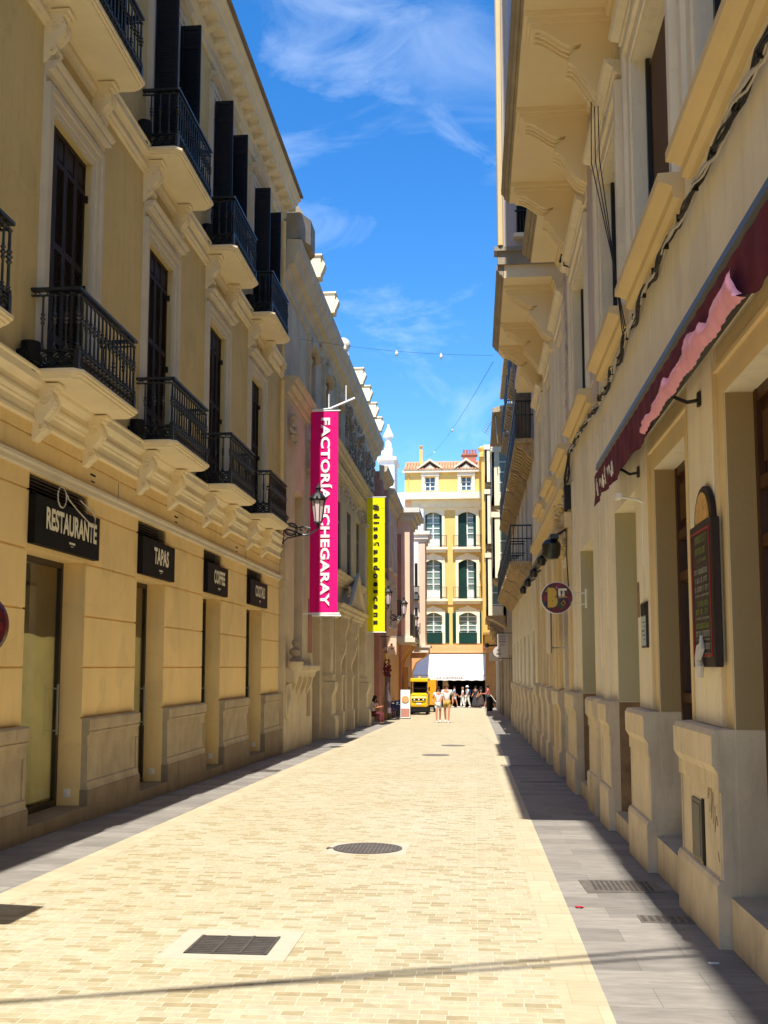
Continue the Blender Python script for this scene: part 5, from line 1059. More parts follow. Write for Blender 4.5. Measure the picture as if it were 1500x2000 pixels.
# ---------------------------------------------------------------- maroon awning on the right
aw2 = thing('shop_awning', 'long rolled-up maroon awning with a flipped faded pink edge, on the right wall', 'awning', (XR, 8, 3.8))
Yn, Yf = 2.6, 11.45
b = MB('R', XR); b.prof([(0.03, 3.72), (0.03, 3.86), (0.10, 3.90), (0.20, 3.90), (0.25, 3.86), (0.26, 3.80), (0.22, 3.76), (0.10, 3.72)], Yn, Yf); b.build('cassette', mat('dark_grey_rail', srgb(74, 76, 78), rough=0.4, bump=0), aw2)
b = MB('R', XR); b.prof([(0.10, 3.715), (0.24, 3.755), (0.25, 3.70), (0.12, 3.66)], Yn, Yf-0.02); b.build('front_bar', m_cream, aw2)
b = MB('R', XR); n = 180; rows = 5; vs = []
def flip(u): return max(0.0, min(1.0, (u-4.9)/0.5))*max(0.0, min(1.0, (8.0-u)/0.7))
for s in (0, 0.004):
    for j in range(rows+1):
        for i in range(n+1):
            u = Yn+(Yf-Yn)*i/n; drop = 0.30+0.045*abs(sin(u*1.75)) - 0.22*flip(u)*(0.75+0.25*sin(u*7))
            vs.append((u, 0.272+s+0.012*sin(u*9+j)*(j/rows)+0.004*sin(u*23), 3.72-drop*j/rows))
W = n+1; Q = (rows+1)*W; fs = []
for j in range(rows):
    for i in range(n): a = j*W+i; fs += [(a, a+1, a+W+1, a+W), (Q+a, Q+a+W, Q+a+W+1, Q+a+1)]
b.add(vs, fs); b.build('valance', m_maroon, aw2, smooth=True)
b = MB('R', XR); vs = []; n = 110; rows = 6
def tri(x): x = x-math.floor(x); return 1-abs(2*x-1)
for j in range(rows+1):
    for i in range(n+1):
        t_ = i/n; u = 4.95+2.95*t_; q = j/rows
        env = (0.35+0.65*min(1, (1-t_)/0.55))*min(1, t_/0.06)*min(1, (1-t_)/0.04)
        hgt = 0.03+(0.10+0.11*tri(t_*3.3+0.2)+0.07*tri(t_*8.1))*env*0.8
        vs.append((u+0.10*q*(tri(t_*3.3+0.4)-0.5), 0.295+0.035*sin(q*pi)+0.022*q*tri(t_*16+q*0.8)+0.012*tri(t_*29), 3.385+0.03*tri(t_*5)*(1-q)+hgt*q))
W = n+1; fs = [(j*W+i, j*W+i+1, (j+1)*W+i+1, (j+1)*W+i) for j in range(rows) for i in range(n)]
b.add(vs, fs); b.build('flipped_edge', m_pink, aw2, smooth=True)
b = MB('R', XR)                                                        # script lettering strokes near the far end
rg = random.Random(11)
for k in range(6):
    u = 11.25-k*0.24; pts = [(u-0.14*i/7-0.03*sin(i*1.7+k), 0.275, 3.53+0.075*sin(i*1.25+k*1.9)+(0.05 if k % 3 == 0 and i < 4 else 0)) for i in range(8)]; b.tube(pts, 0.008, 4)
b.build('script_lettering', m_offwhite, aw2)
b = MB('R', XR)
for y in (4.6, 7.2, 9.9):
    b.cut(); b.tube([(y, 0.0, 3.47), (y, 0.12, 3.45), (y+0.25, 0.22, 3.58)], 0.014, 6); b.box(y-0.03, y+0.03, 0.0, 0.05, 3.42, 3.52)
b.build('folding_arm', m_iron, aw2)
# ---------------------------------------------------------------- menu board
t = thing('menu_board', 'tall black menu board with red border and gilt arched top on the right wall', 'sign', (XR, 7.16, 1.5))
y0, y1 = 6.76, 7.42; o0, o1 = 0.03, 0.085; zb, zt = 1.60, 2.58
b = MB('R', XR); b.box(y0, y1, o0, o1, zb, zt); arch = [(y0+0.06, zt+0.001)] + [((y0+y1)/2-(y1-y0-0.12)/2*cos(pi*i/14), zt+0.001+0.25*sin(pi*i/14)) for i in range(15)][1:-1] + [(y1-0.06, zt+0.001)]
b.profu(arch, o0, o1-0.02); b.build('board', mat('brown_black_board', srgb(52, 40, 34), rough=0.6, bump=0.1), t, bevel=0.006)
b = MB('R', XR); c = (y0+y1)/2; b.profu([(c-0.2, zt+0.01)] + [(c-0.2*cos(pi*i/12), zt+0.01+0.20*sin(pi*i/12)) for i in range(1, 12)] + [(c+0.2, zt+0.01)], o1-0.019, o1-0.012); b.build('gilt_panel', m_gable, t)
m_red = mat('red_border', srgb(140, 34, 30), rough=0.5, bump=0)
b = MB('R', XR)
for a, q, z0_, z1_ in ((y0+0.05, y0+0.066, zb+0.07, zt-0.05), (y1-0.066, y1-0.05, zb+0.07, zt-0.05), (y0+0.066, y1-0.066, zb+0.07, zb+0.086), (y0+0.066, y1-0.066, zt-0.066, zt-0.05)): b.box(a, q, o1, o1+0.006, z0_, z1_)
b.build('border', m_red, t)
m_chalk = mat('chalk_green', srgb(116, 122, 66), rough=0.9, bump=0); m_chalk2 = mat('chalk_white', srgb(140, 136, 120), rough=0.9, bump=0)
rg = random.Random(5); b1 = MB('R', XR); b2 = MB('R', XR)
rows_ = [(2.47, 0.05, 1), (2.39, 0.045, 1), (2.325, 0.02, 1), (2.25, 0.035, 0), (2.19, 0.035, 0), (2.13, 0.035, 0), (2.085, 0.014, 0), (2.03, 0.035, 1), (1.975, 0.035, 1), (1.93, 0.014, 0), (1.88, 0.035, 1), (1.825, 0.04, 0), (1.785, 0.012, 0), (1.74, 0.04, 0), (1.68+0.0, 0.032, 0)]
for z, h, g in rows_:
    n = rg.randint(7, 12); wtot = rg.uniform(0.3, 0.42); u = c+wtot/2; bb = b1 if g else b2
    while u > c-wtot/2:
        w_ = rg.uniform(0.012, 0.022)
        if rg.random() < 0.82:
            if rg.random() < 0.5: bb.box(u-w_*0.25, u, o1, o1+0.003, z-h/2, z+h/2); bb.box(u-w_, u-w_*0.25, o1, o1+0.003, z+rg.choice((-1, 0, 1))*h*0.35-0.003, z+rg.choice((0, 1))*h*0.35+0.003) if False else bb.box(u-w_, u-w_*0.251, o1, o1+0.003, z+h*0.3, z+h/2)
            else: bb.box(u-w_, u-w_*0.6, o1, o1+0.003, z-h/2, z+h/2); bb.box(u-w_*0.59, u, o1, o1+0.003, z-h/2, z-h*0.3)
        u -= w_+0.007
b1.build('chalk_writing', m_chalk, t); b2.build('chalk_writing', m_chalk2, t)
b = MB('R', XR); b.tube([(c+0.02, o1+0.015, 1.76), (c+0.05, o1+0.02, 1.74), (c+0.03, o1+0.03, 1.66), (c-0.01, o1+0.03, 1.60), (c+0.0, o1+0.03, 1.53)], 0.03, 8, taper=[0.008, 0.018, 0.024, 0.030, 0.022])
b.tube([(c-0.01, o1+0.015, 1.81), (c-0.05, o1+0.02, 1.72), (c-0.03, o1+0.04, 1.65)], 0.02, 6, taper=[0.01, 0.022, 0.02]); b.build('hanging_cloth', m_white_trim, t, smooth=True)
# glass notice case and small plate
t = thing('notice_case', 'small glass notice case with dark header beside the second doorway on the right wall', 'sign', (XR, 9.72, 1.78))
b = MB('R', XR); b.box(9.58, 9.86, 0.03, 0.055, 1.78, 2.2); b.build('frame', m_frame, t)
b = MB('R', XR); b.box(9.595, 9.845, 0.055, 0.059, 1.80, 2.07); b.build('paper_sheet', mat('pale_notice', srgb(176, 190, 186), var=0.15, scale=9, bump=0), t)
b = MB('R', XR); b.box(9.595, 9.845, 0.055, 0.060, 2.08, 2.185)
for k in range(5): b.box(9.63, 9.63+0.05*(k % 3+1), 0.0595, 0.061, 1.85+k*0.04, 1.86+k*0.04)
b.build('header', m_blackp, t)
b = MB('R', XR); b.box(10.06, 10.16, 0.03, 0.04, 2.08, 2.42); tag(b.build('house_plate', m_rough, at=(XR, 10.1, 2.08)), 'worn brown narrow plate fixed above the notice case', 'sign')
# camera bracket
b = MB('R', XR); b.tube([(9.75, 0.02, 3.15), (9.75, 0.10, 3.18), (9.95, 0.22, 3.24)], 0.012, 5); b.box(9.9, 10.05, 0.2, 0.25, 3.22, 3.27); b.tube([(9.75, 0.032, 3.15), (9.75, 0.034, 2.55)], 0.008, 4)
tag(b.build('security_camera', m_white, at=(XR, 9.75, 3.2)), 'thin white camera arm above the notice case', 'camera')
# ---------------------------------------------------------------- round bar signs
def round_sign(x, y, z, r, lab, xw, letters=True):
    t = thing('bar_sign', lab, 'sign', (xw, y, z))
    def disc(o0, o1, rr, m, n=40, nm='disc'):
        b = MB(); A = [(x+rr*cos(2*pi*i/n), y+o0, z+rr*sin(2*pi*i/n)) for i in range(n)]; B_ = [(x+rr*cos(2*pi*i/n), y+o1, z+rr*sin(2*pi*i/n)) for i in range(n)]; b._ex(A, B_); return b.build(nm, m, t)
    disc(-0.03, 0.03, r, m_white if letters else m_bit, nm='rim'); disc(-0.034, -0.03, r*0.955, m_bit, nm='face')
    b = MB(); s = 1 if xw > x else -1
    for dz in (0.07, -0.09): b.tube([(x+s*r*0.9, y, z+dz), (xw, y, z+dz)], 0.012, 6)
    b.tube([(xw-s*0.01, y, z+0.13), (xw-s*0.01, y, z-0.15)], 0.02, 6); b.build('arm', m_offwhite, t)
    if letters:
        text('B', r*1.05, (x-r*0.27, y-0.036, z-0.01), (1, 0, 0), (0, 0, 1), m_goldlet, t, bold=0.03, wid=r*0.62)
        text('IT', r*0.42, (x+r*0.34, y-0.036, z+r*0.32), (1, 0, 0), (0, 0, 1), m_offwhite, t, bold=0.01)
        b = MB(); b.box(x+r*0.12, x+r*0.62, y-0.04, y-0.035, z+r*0.02, z+r*0.07); b.tube([(x-r*0.6, y-0.037, z+r*0.36), (x-r*0.72, y-0.037, z+r*0.44), (x-r*0.62, y-0.037, z+r*0.52), (x-r*0.5, y-0.037, z+r*0.50)], 0.006, 4)
        b.tube([(x+r*0.4, y-0.037, z-r*0.12), (x+r*0.5, y-0.037, z-r*0.35), (x+r*0.38, y-0.037, z-r*0.5), (x+r*0.26, y-0.037, z-r*0.36), (x+r*0.38, y-0.037, z-r*0.2)], 0.006, 4); b.build('flourish', m_goldlet, t)
    return t
def bit_mat():
    m = bpy.data.materials.new('painted_maroon_flowers'); m.use_nodes = True; t = m.node_tree; p = t.nodes['Principled BSDF']
    tcn = N(t, 'ShaderNodeTexCoord'); v = N(t, 'ShaderNodeTexVoronoi', Scale=14.0); t.links.new(tcn.outputs['Object'], v.inputs['Vector'])
    sp = N(t, 'ShaderNodeSeparateColor'); t.links.new(v.outputs['Color'], sp.inputs[0])
    rp = N(t, 'ShaderNodeValToRGB'); e = rp.color_ramp.elements; rp.color_ramp.interpolation = 'CONSTANT'; e[0].color = srgb(96, 14, 22); e[1].position = 0.45; e[1].color = srgb(120, 24, 34)
    for ps, c in ((0.6, (58, 20, 34)), (0.72, (58, 66, 44)), (0.84, (168, 120, 124)), (0.93, (48, 30, 60))): q = e.new(ps); q.color = srgb(*c)
    t.links.new(sp.outputs[0], rp.inputs[0]); t.links.new(rp.outputs[0], p.inputs['Base Color']); p.inputs['Roughness'].default_value = 0.45
    return m
m_bit = bit_mat()
round_sign(1.19, 15.0, 2.60, 0.232, 'round maroon bar sign with a large gold B on the right wall', XR)
round_sign(-4.55, 9.0, 1.98, 0.31, 'round maroon patterned sign cut off by the left edge of the view', XL, letters=False)
b = MB(); b.tube([(1.35, 15.6, 3.6), (1.35, 15.6, 3.1)], 0.006, 4); b.lathe(1.35, 15.6, [(3.05, 0.03), (3.1, 0.02)], 8)
b = MB(); b.profh([(1.30, 18.6), (1.34, 18.45), (1.38, 18.6), (1.38, 19.0), (1.30, 19.0)], 1.85, 2.85); b.tube([(1.34, 18.8, 2.8), (1.62, 18.8, 2.8)], 0.015, 5); b.tube([(1.34, 18.8, 1.95), (1.62, 18.8, 1.95)], 0.015, 5)
tag(b.build('blade_sign', m_white_trim, at=(1.34, 18.7, 1.85)), 'narrow pale blade sign seen edge-on below the round bar sign', 'sign')
# wine sign
t = thing('wine_sign', 'grey hanging sign with words VINO and WEIN above a round emblem, far right', 'sign', (1.5, 45, 3.0))
b = MB(); b.box(0.98, 1.42, 45.0, 45.05, 2.02, 3.05); m_sg = mat('grey_sign_board', srgb(186, 178, 172), bump=0); b.build('panel', m_sg, t)
b = MB(); A = [(1.02+0.235*cos(i*pi/12), 44.985, 2.27+0.235*sin(i*pi/12)) for i in range(24)]; B_ = [(x_, 45.06, z_) for x_, y_, z_ in A]; b._ex(A, B_); b.build('round_panel', m_sg, t)
for s_, z_, h_ in (('VINO', 2.94, 0.085), ('WINE', 2.82, 0.06), ('WEIN', 2.70, 0.085), ('vin', 2.57, 0.07)): text(s_, h_, (1.19, 44.99, z_), (1, 0, 0), (0, 0, 1), m_blackp, t, wid=0.30 if s_ != 'vin' else 0.22)
b = MB(); b.tube([(1.02+0.06*cos(a*0.5), 44.98, 2.36+0.06*sin(a*0.5)) for a in range(6, 14)], 0.014, 4); b.ball(1.02, 44.98, 2.39, 0.022, 6, 4)
for k in range(2): b.box(0.93, 1.12, 44.975, 44.984, 2.20-k*0.06, 2.22-k*0.06)
b.build('emblem', m_blackp, t)
b = MB(); b.box(0.95, 1.62, 45.0, 45.04, 3.06, 3.10); b.box(1.0, 1.62, 45.0, 45.04, 1.97, 2.0); b.build('arm', m_iron, t)
t = thing('shop_box_sign', 'white box sign projecting beside the dark doorway, far right', 'sign', (1.1, 56, 2.6))
b = MB(); b.box(0.75, 1.45, 56.0, 56.2, 1.95, 2.42); b.build('box', m_white_trim, t)
b = MB(); b.tube([(0.6, 56.1, 2.75), (1.5, 56.1, 2.8)], 0.05, 6); b.ball(0.66, 56.1, 2.78, 0.13, 8, 6); b.build('arm', m_iron, t)
# small pale square sign and hanging flowers on the left
t = thing('tavern_sign', 'square peach tavern sign hanging past the yellow banner', 'sign', (-4.3, 48.7, 2.2))
b = MB(); b.box(-4.15, -3.72, 48.7, 48.76, 2.2, 3.0); b.build('panel', m_peach, t)
b = MB(); b.tube([(-4.5, 48.73, 3.05), (-3.7, 48.73, 3.05)], 0.02, 5); b.box(-4.0, -3.9, 48.69, 48.70, 2.65, 2.72); b.box(-3.98, -3.88, 48.69, 48.70, 2.45, 2.5); b.build('arm', m_iron, t)
t = thing('hanging_garland', 'bunch of red and grey cloths and flowers hanging from a pole by the tavern', 'garland', (-4.2, 49.6, 0.3))
b = MB(); rg = random.Random(9)
for k in range(60): b.ball(-4.22+rg.uniform(-0.17, 0.17), 49.6+rg.uniform(-0.15, 0.15), rg.uniform(1.15, 1.95), rg.uniform(0.03, 0.07), 5, 4)
b.build('flower_bunch', mat('dark_red_flowers', srgb(120, 44, 50), var=0.5, scale=12, bump=0), t)
b = MB()
for k in range(5): b.tube([(-4.32+k*0.05, 49.6, 1.4), (-4.33+k*0.055, 49.62, 0.2), (-4.30+k*0.05, 49.6, -0.6)], 0.035, 5)
b.build('hanging_cloth', mat('grey_violet_cloth', srgb(120, 104, 112), var=0.3, scale=6, bump=0), t)
# ---------------------------------------------------------------- wires and cables
def sagwire(name, a, b_, sag, r, m, lab, n=26, bulbs=0, cat='cable', grp=None):
    a, b_ = Vector(a), Vector(b_); pts = [tuple(a.lerp(b_, i/n) - Vector((0, 0, sag*4*(i/n)*(1-i/n)))) for i in range(n+1)]
    t = thing(name, lab, cat, tuple(a), grp)
    b = MB(); b.tube(pts, r, 5); b.build('wire', m, t)
    for k in range(bulbs):
        i = int((k+1)*n/(bulbs+1)); p = pts[i]; b = MB(); b.lathe(p[0], p[1], [(p[2]-0.12, 0.015), (p[2]-0.09, 0.035), (p[2]-0.04, 0.04), (p[2]-0.01, 0.02), (p[2]+0.02, 0.02)], 8); b.build('bulb', m_white, t)
    return t
sagwire('string_light', (-4.15, 24.0, 9.55), (0.5, 24.1, 9.05), 0.10, 0.004, m_cable, 'string light crossing the street just below the first overhang end', bulbs=3, cat='string light')
sagwire('string_light', (0.5, 24.1, 8.9), (-3.9, 82.0, 18.6), 0.5, 0.006, m_cable, 'long string light rising across the sky to the end house', bulbs=2, cat='string light')
sagwire('overhead_cable', (-4.7, 0.06, 8.0), (1.6, 2.5, 8.0), 0.05, 0.022, m_cable, 'upper overhead cable whose shadow crosses the near paving', grp='two overhead cables near the camera')
sagwire('overhead_cable', (-4.7, 0.2, 8.0), (1.6, 2.3, 8.0), 0.05, 0.022, m_cable, 'lower overhead cable whose shadow crosses the near paving', grp='two overhead cables near the camera')
t = thing('cable_bundle', 'thick twisted bundle of old cables strapped along the right wall', 'cable', (XR, 10, 4.95))
rg = random.Random(21)
for k in range(5):
    b = MB('R', XR); ph = rg.uniform(0, 6); pts = []
    for i in range(150):
        u = 3.5+14.6*i/149; z = 4.93 + 0.05*sin(u*0.9) + (0.10*max(0, u-12.5)/4 if u < 16.5 else 0.10-0.42*(u-16.5))
        pts.append((u, 0.05+0.022*sin(u*6.1+ph)+0.006*k, z+0.028*cos(u*5.3+ph*1.7)+0.012*sin(u*17+k)))
    b.tube(pts, (0.016, 0.010, 0.012, 0.008, 0.009)[k], 5); b.build('cable', (m_cable, m_cable_w, m_cable_w, m_cable_w, m_cable)[k], t)
b = MB('R', XR)
for i in range(26): u = 3.7+0.55*i; b.cut() if u < 16.5 else None; b.box(u, u+0.012, 0.04, 0.085, 4.93+0.05*sin(u*0.9)+0.1*max(0, min(u, 16.5)-12.5)/4-0.028, 4.93+0.05*sin(u*0.9)+0.1*max(0, min(u, 16.5)-12.5)/4+0.028) if u < 16.5 else None
b.build('cable_clip', m_cable, t)
b = MB('R', XR); b.box(16.9, 17.15, 0.0, 0.12, 4.2, 4.6); b.tube([(16.6, 0.08, 5.0), (16.9, 0.12, 4.7), (17.0, 0.1, 4.4)], 0.02, 5); b.tube([(17.0, 0.1, 4.3), (17.05, 0.1, 3.5), (17.0, 0.08, 2.9)], 0.01, 5); b.build('junction_box', m_cable, t)
t = thing('drop_cable', 'pair of dark cables dropping down the right wall to the cable bundle', 'cable', (XR, 10.5, 5))
for k in range(3):
    b = MB('R', XR); b.tube([(11.9, 0.05+0.05*k, 9.5), (11.5+0.05*k, 0.14+0.03*k, 8.4), (11.0+0.04*k, 0.2+0.04*k, 7.2), (10.5+0.05*k, 0.16, 6.0), (10.35-0.10*k, 0.09, 5.0)], 0.006, 5); b.build('cable', m_cable, t)
# ---------------------------------------------------------------- covers and grate in the paving
def ring(n, x, y, r, z): return [(x+r*cos(2*pi*i/n), y+r*sin(2*pi*i/n), z) for i in range(n)]
m_cast = mat('cast_iron_cover', srgb(128, 120, 112), rough=0.5, var=0.25, scale=8, bump=0.2, metal=0.4)
m_grate = mat('dark_grate_iron', srgb(100, 94, 88), rough=0.5, var=0.25, scale=8, bump=0.1, metal=0.4)
m_marb = mat('pale_marble_frame', srgb(188, 180, 160), rough=0.5, var=0.08, scale=6, bump=0.05)
t = thing('manhole_cover', 'round ribbed iron manhole cover in a pale stone frame, middle of the street', 'manhole cover', (-1.08, 10.35, G(10.35)))
b = MB(drape=True); b.box(-1.46, -0.68, 10.0, 10.72, -0.02, 0.004); b.build('stone_frame', m_marb, t)
b = MB(drape=True); b._ex(ring(40, -1.08, 10.35, 0.345, 0.0045), ring(40, -1.08, 10.35, 0.345, 0.010)); b._ex(ring(3, -1.46, 10.33, 0.05, 0.0051), ring(3, -1.46, 10.33, 0.05, 0.0105)); b.build('cover', m_grate, t)
b = MB(drape=True)
for i in range(17):
    x = -1.08-0.32+i*0.04; h = sqrt(max(0, 0.33**2-(x+1.08)**2)); j = -h
    while j < h-0.02: b.box(x-0.011, x+0.011, 10.35+j, 10.35+min(j+0.03, h), 0.010, 0.014); j += 0.045
b.build('studs', m_cast, t)
t = thing('drain_grate', 'dark barred drain grate in a white marble frame, nearest in the street', 'grate', (-1.52, 6.45, G(6.45)))
b = MB(drape=True)
for x0, x1, y0, y1 in ((-1.90, -1.77, 6.12, 6.86), (-1.26, -1.13, 6.12, 6.86), (-1.77, -1.26, 6.12, 6.235), (-1.77, -1.26, 6.685, 6.86)): b.box(x0, x1, y0, y1, -0.02, 0.005)
b.build('stone_frame', m_marb, t)
b = MB(drape=True); b.box(-1.77, -1.26, 6.235, 6.685, 0.001, 0.003); b.build('drain_pit', m_blackp, t)
b = MB(drape=True)
for i in range(11): y = 6.245+i*0.041; b.box(-1.76, -1.27, y, y+0.022, 0.0032, 0.009)
for x in (-1.765, -1.60, -1.435, -1.275): b.box(x, x+0.02, 6.24, 6.68, 0.009, 0.0115)
b.build('bars', m_grate, t)
t = thing('utility_cover', 'rectangular iron utility cover in the grey pavement, crossed by the shadow edge', 'manhole cover', (1.15, 8.65, G(8.65)))
b = MB(drape=True); b.profh([(0.86, 8.32), (1.47, 8.42), (1.45, 8.92), (0.84, 8.86)], -0.02, 0.006); b.build('cover', m_cast, t)
b = MB(drape=True)
for i in range(12):
    for j in range(9): b.box(0.93+i*0.04, 0.955+i*0.04, 8.44+j*0.045, 8.465+j*0.045, 0.006, 0.009)
b.build('studs', m_grate, t)
for (x, y, w_, l_, lab) in ((1.30, 7.45, 0.36, 0.22, 'small round-marked iron cover in the shaded right pavement, nearest the plinth'), (1.1, 17.9, 0.7, 0.28, 'long iron grate across the shaded right pavement'), (0.95, 21.5, 0.9, 0.2, 'farther narrow iron grate across the shaded right pavement'), (-4.0, 19.6, 0.5, 0.5, 'square iron cover in the sunlit left pavement')):
    t = thing('pavement_cover', lab, 'manhole cover', (x, y, G(y)))
    b = MB(drape=True); b.box(x-w_/2, x+w_/2, y-l_/2, y+l_/2, -0.02, 0.006); b.build('cover', m_cast, t)
    b = MB(drape=True)
    for i in range(int(w_/0.05)): b.box(x-w_/2+0.02+i*0.05, x-w_/2+0.045+i*0.05, y-l_/2+0.03, y+l_/2-0.03, 0.006, 0.009)
    b.build('bars', m_grate, t)
for (x, y, lab) in ((-0.95, 24.5, 'left of the two round iron covers far down the middle of the street'), (-0.62, 28.5, 'right of the two round iron covers far down the middle of the street')):
    b = MB(drape=True); b._ex(ring(24, x, y, 0.33, -0.01), ring(24, x, y, 0.33, 0.008)); tag(b.build('manhole_cover', m_cast, at=(x, y, G(y))), lab, 'manhole cover')
b = MB(drape=True)
for k in range(5): b.profh([(0.742+0.02*cos(k*1.3)+0.016*cos(a*1.05), 7.78+0.02*sin(k*1.3)+0.012*sin(a*1.05)) for a in range(6)], 0.003+0.002*k, 0.006+0.002*k)
tag(b.build('fallen_petals', mat('crimson_petal', srgb(190, 20, 60), bump=0), at=(0.74, 7.78, G(7.78))), 'small crimson petals lying on the grey pavement', 'petals')
b = MB(drape=True); b.box(1.34, 1.40, 6.3, 6.33, 0.002, 0.006); tag(b.build('paper_scrap', m_white, at=(1.37, 6.3, G(6.3))), 'tiny white paper scrap on the shaded pavement', 'litter')
# unseen canopy, added to throw the dark corner shadow at the left edge
t = thing('shadow_canopy', 'unseen white canopy added to cast the corner shadow, just outside the left edge of the view', 'awning', (XL, 5.6, 3.0))
b = MB('L', XL); b.prof([(0.0, 3.35), (1.58, 2.95), (1.58, 2.98), (0.0, 3.39)], 5.25, 5.8); b.build('cloth', m_white, t)
b = MB('L', XL); b.tube([(5.26, 0.0, 2.8), (5.26, 1.56, 2.94)], 0.02, 6); b.cut(); b.tube([(5.79, 0.0, 2.8), (5.79, 1.56, 2.94)], 0.02, 6); b.build('arm', m_iron, t)
# ---------------------------------------------------------------- yellow street vehicle, a-board, tables
def vehicle():
    x0, x1, y = -3.74, -2.74, 59.3; g = G(y); m_vy = mat('yellow_vehicle_paint', srgb(226, 186, 20), rough=0.3, var=0.03, bump=0, spec=0.5); m_ty = mat('tyre_rubber', srgb(24, 24, 24), bump=0)
    t = thing('street_train_car', 'narrow yellow street vehicle with open windscreen frame and black bumper', 'vehicle', ((x0+x1)/2, y, g))
    b = MB(); c = (x0+x1)/2; P = [(y+0.05, g+0.42), (y, g+0.5), (y, g+0.95), (y+0.08, g+1.08), (y+0.4, g+1.22), (y+0.7, g+1.24), (y+3.0, g+1.24), (y+3.0, g+0.42)]
    b._ex([(x0, a, z) for a, z in P], [(x1, a, z) for a, z in P]); b.build('body', m_vy, t, bevel=0.07)
    b = MB(); b.box(x0+0.03, x1-0.03, y-0.03, y+3.0, g+0.14, g+0.42); b.box(x0-0.02, x1+0.02, y-0.07, y+0.05, g+0.2, g+0.36); b.build('bumper', m_blackp, t)
    b = MB(); b.box(x0+0.1, x1-0.1, y-0.012, y-0.002, g+0.82, g+0.94); gr = b.build('lamp_panel', m_blackp, t)
    for x in (x0+0.24, c, x1-0.24):
        b = MB(); b._ex([(x+0.045*cos(i*pi/6), y-0.02, g+0.88+0.045*sin(i*pi/6)) for i in range(12)], [(x+0.045*cos(i*pi/6), y-0.012, g+0.88+0.045*sin(i*pi/6)) for i in range(12)]); b.build('headlight', m_white, t)
    b = MB()
    for x in (x0+0.02, x1-0.08): b._ex([(x, y+0.35, g+1.2), (x+0.06, y+0.35, g+1.2), (x+0.06, y+0.42, g+1.2), (x, y+0.42, g+1.2)], [(x, y+0.55, g+1.9), (x+0.06, y+0.55, g+1.9), (x+0.06, y+0.62, g+1.9), (x, y+0.62, g+1.9)])
    b.build('windscreen_post', m_blackp, t)
    b = MB(); b.add([(x0+0.08, y+0.4, g+1.2), (x1-0.08, y+0.4, g+1.2), (x1-0.08, y+0.6, g+1.88), (x0+0.08, y+0.6, g+1.88)], [(0, 1, 2, 3)]); b.build('windscreen', m_glass, t)
    b = MB(); b.box(x0-0.02, x1+0.02, y+0.42, y+3.0, g+1.88, g+2.08); b.build('roof', m_vy, t, bevel=0.03)
    for sx in (x0-0.12, x1+0.04): b = MB(); b.box(sx, sx+0.08, y+0.32, y+0.38, g+1.35, g+1.6); b.tube([(sx+0.04, y+0.36, g+1.5), (c, y+0.5, g+1.5)], 0.012, 4); b.build('wing_mirror', m_blackp, t)
    b = MB(); b.tube([(x0+0.1, y-0.012, g+0.76), (c, y-0.02, g+0.70), (x1-0.1, y-0.012, g+0.76)], 0.02, 6); b.tube([(x0+0.03, y+0.06, g+1.08), (c, y+0.06, g+1.15), (x1-0.03, y+0.06, g+1.08)], 0.018, 6); b.build('front_trim', m_blackp, t)
    b = MB(); b.lathe(c, y+0.8, [(g+2.08, 0.08), (g+2.2, 0.06)], 8); b.build('beacon', m_orange, t)
    b = MB(); b.box(x0+0.15, x1-0.15, y+1.0, y+1.2, g+1.24, g+1.6); b.tube([(c-0.2+0.16*cos(i*pi/5), y+0.75, g+1.38+0.16*sin(i*pi/5)) for i in range(11)], 0.02, 5); b.build('seat', m_blackp, t)
    for xx in (x0+0.06, x1-0.06):
        for yy in (y+0.5, y+2.4):
            b = MB(); b._ex([(xx-0.07, yy+0.24*cos(i*pi/8), g+0.24+0.24*sin(i*pi/8)) for i in range(16)], [(xx+0.07, yy+0.24*cos(i*pi/8), g+0.24+0.24*sin(i*pi/8)) for i in range(16)]); b.build('wheel', m_ty, t)
    b = MB(); b.box(c-0.14, c+0.14, y-0.02, y-0.004, g+0.60, g+0.68); b.build('number_plate', m_white, t)
    y = 66.0; g = G(y); t = thing('delivery_trailer', 'tall orange-yellow box trailer behind the yellow vehicle', 'trailer', (-2.75, y, g))
    m_vo = mat('orange_yellow_paint', srgb(228, 156, 30), rough=0.35, var=0.04, bump=0, spec=0.4)
    b = MB(); b.box(-3.1, -2.5, y, y+2.4, g+0.45, g+2.05); b.build('box_body', m_vo, t, bevel=0.03)
    b = MB()
    b.box(-3.0, -2.6, y+0.1, y+2.3, g+0.3, g+0.45); b.build('chassis', m_blackp, t)
    for xx in (-3.0, -2.6):
        b = MB(); b._ex([(xx-0.09, y+0.4+0.26*cos(i*pi/8), g+0.26+0.26*sin(i*pi/8)) for i in range(16)], [(xx+0.09, y+0.4+0.26*cos(i*pi/8), g+0.26+0.26*sin(i*pi/8)) for i in range(16)]); b.build('wheel', m_ty, t)
vehicle()
t = thing('menu_stand', 'white pavement menu stand with an orange dish picture beside the cafe tables', 'sign', (-3.5, 51.8, G(51.8)))
g = G(51.8); b = MB(); b.add([(-3.75, 51.75, g+0.05), (-3.28, 51.75, g+0.05), (-3.28, 51.9, g+1.45), (-3.75, 51.9, g+1.45), (-3.75, 51.8, g+0.05), (-3.28, 51.8, g+0.05), (-3.28, 51.95, g+1.45), (-3.75, 51.95, g+1.45)], [(0, 1, 2, 3), (7, 6, 5, 4), (0, 4, 5, 1), (1, 5, 6, 2), (2, 6, 7, 3), (3, 7, 4, 0)]); b.box(-3.75, -3.28, 52.1, 52.15, g, g+0.9); b.build('panel', m_white, t)
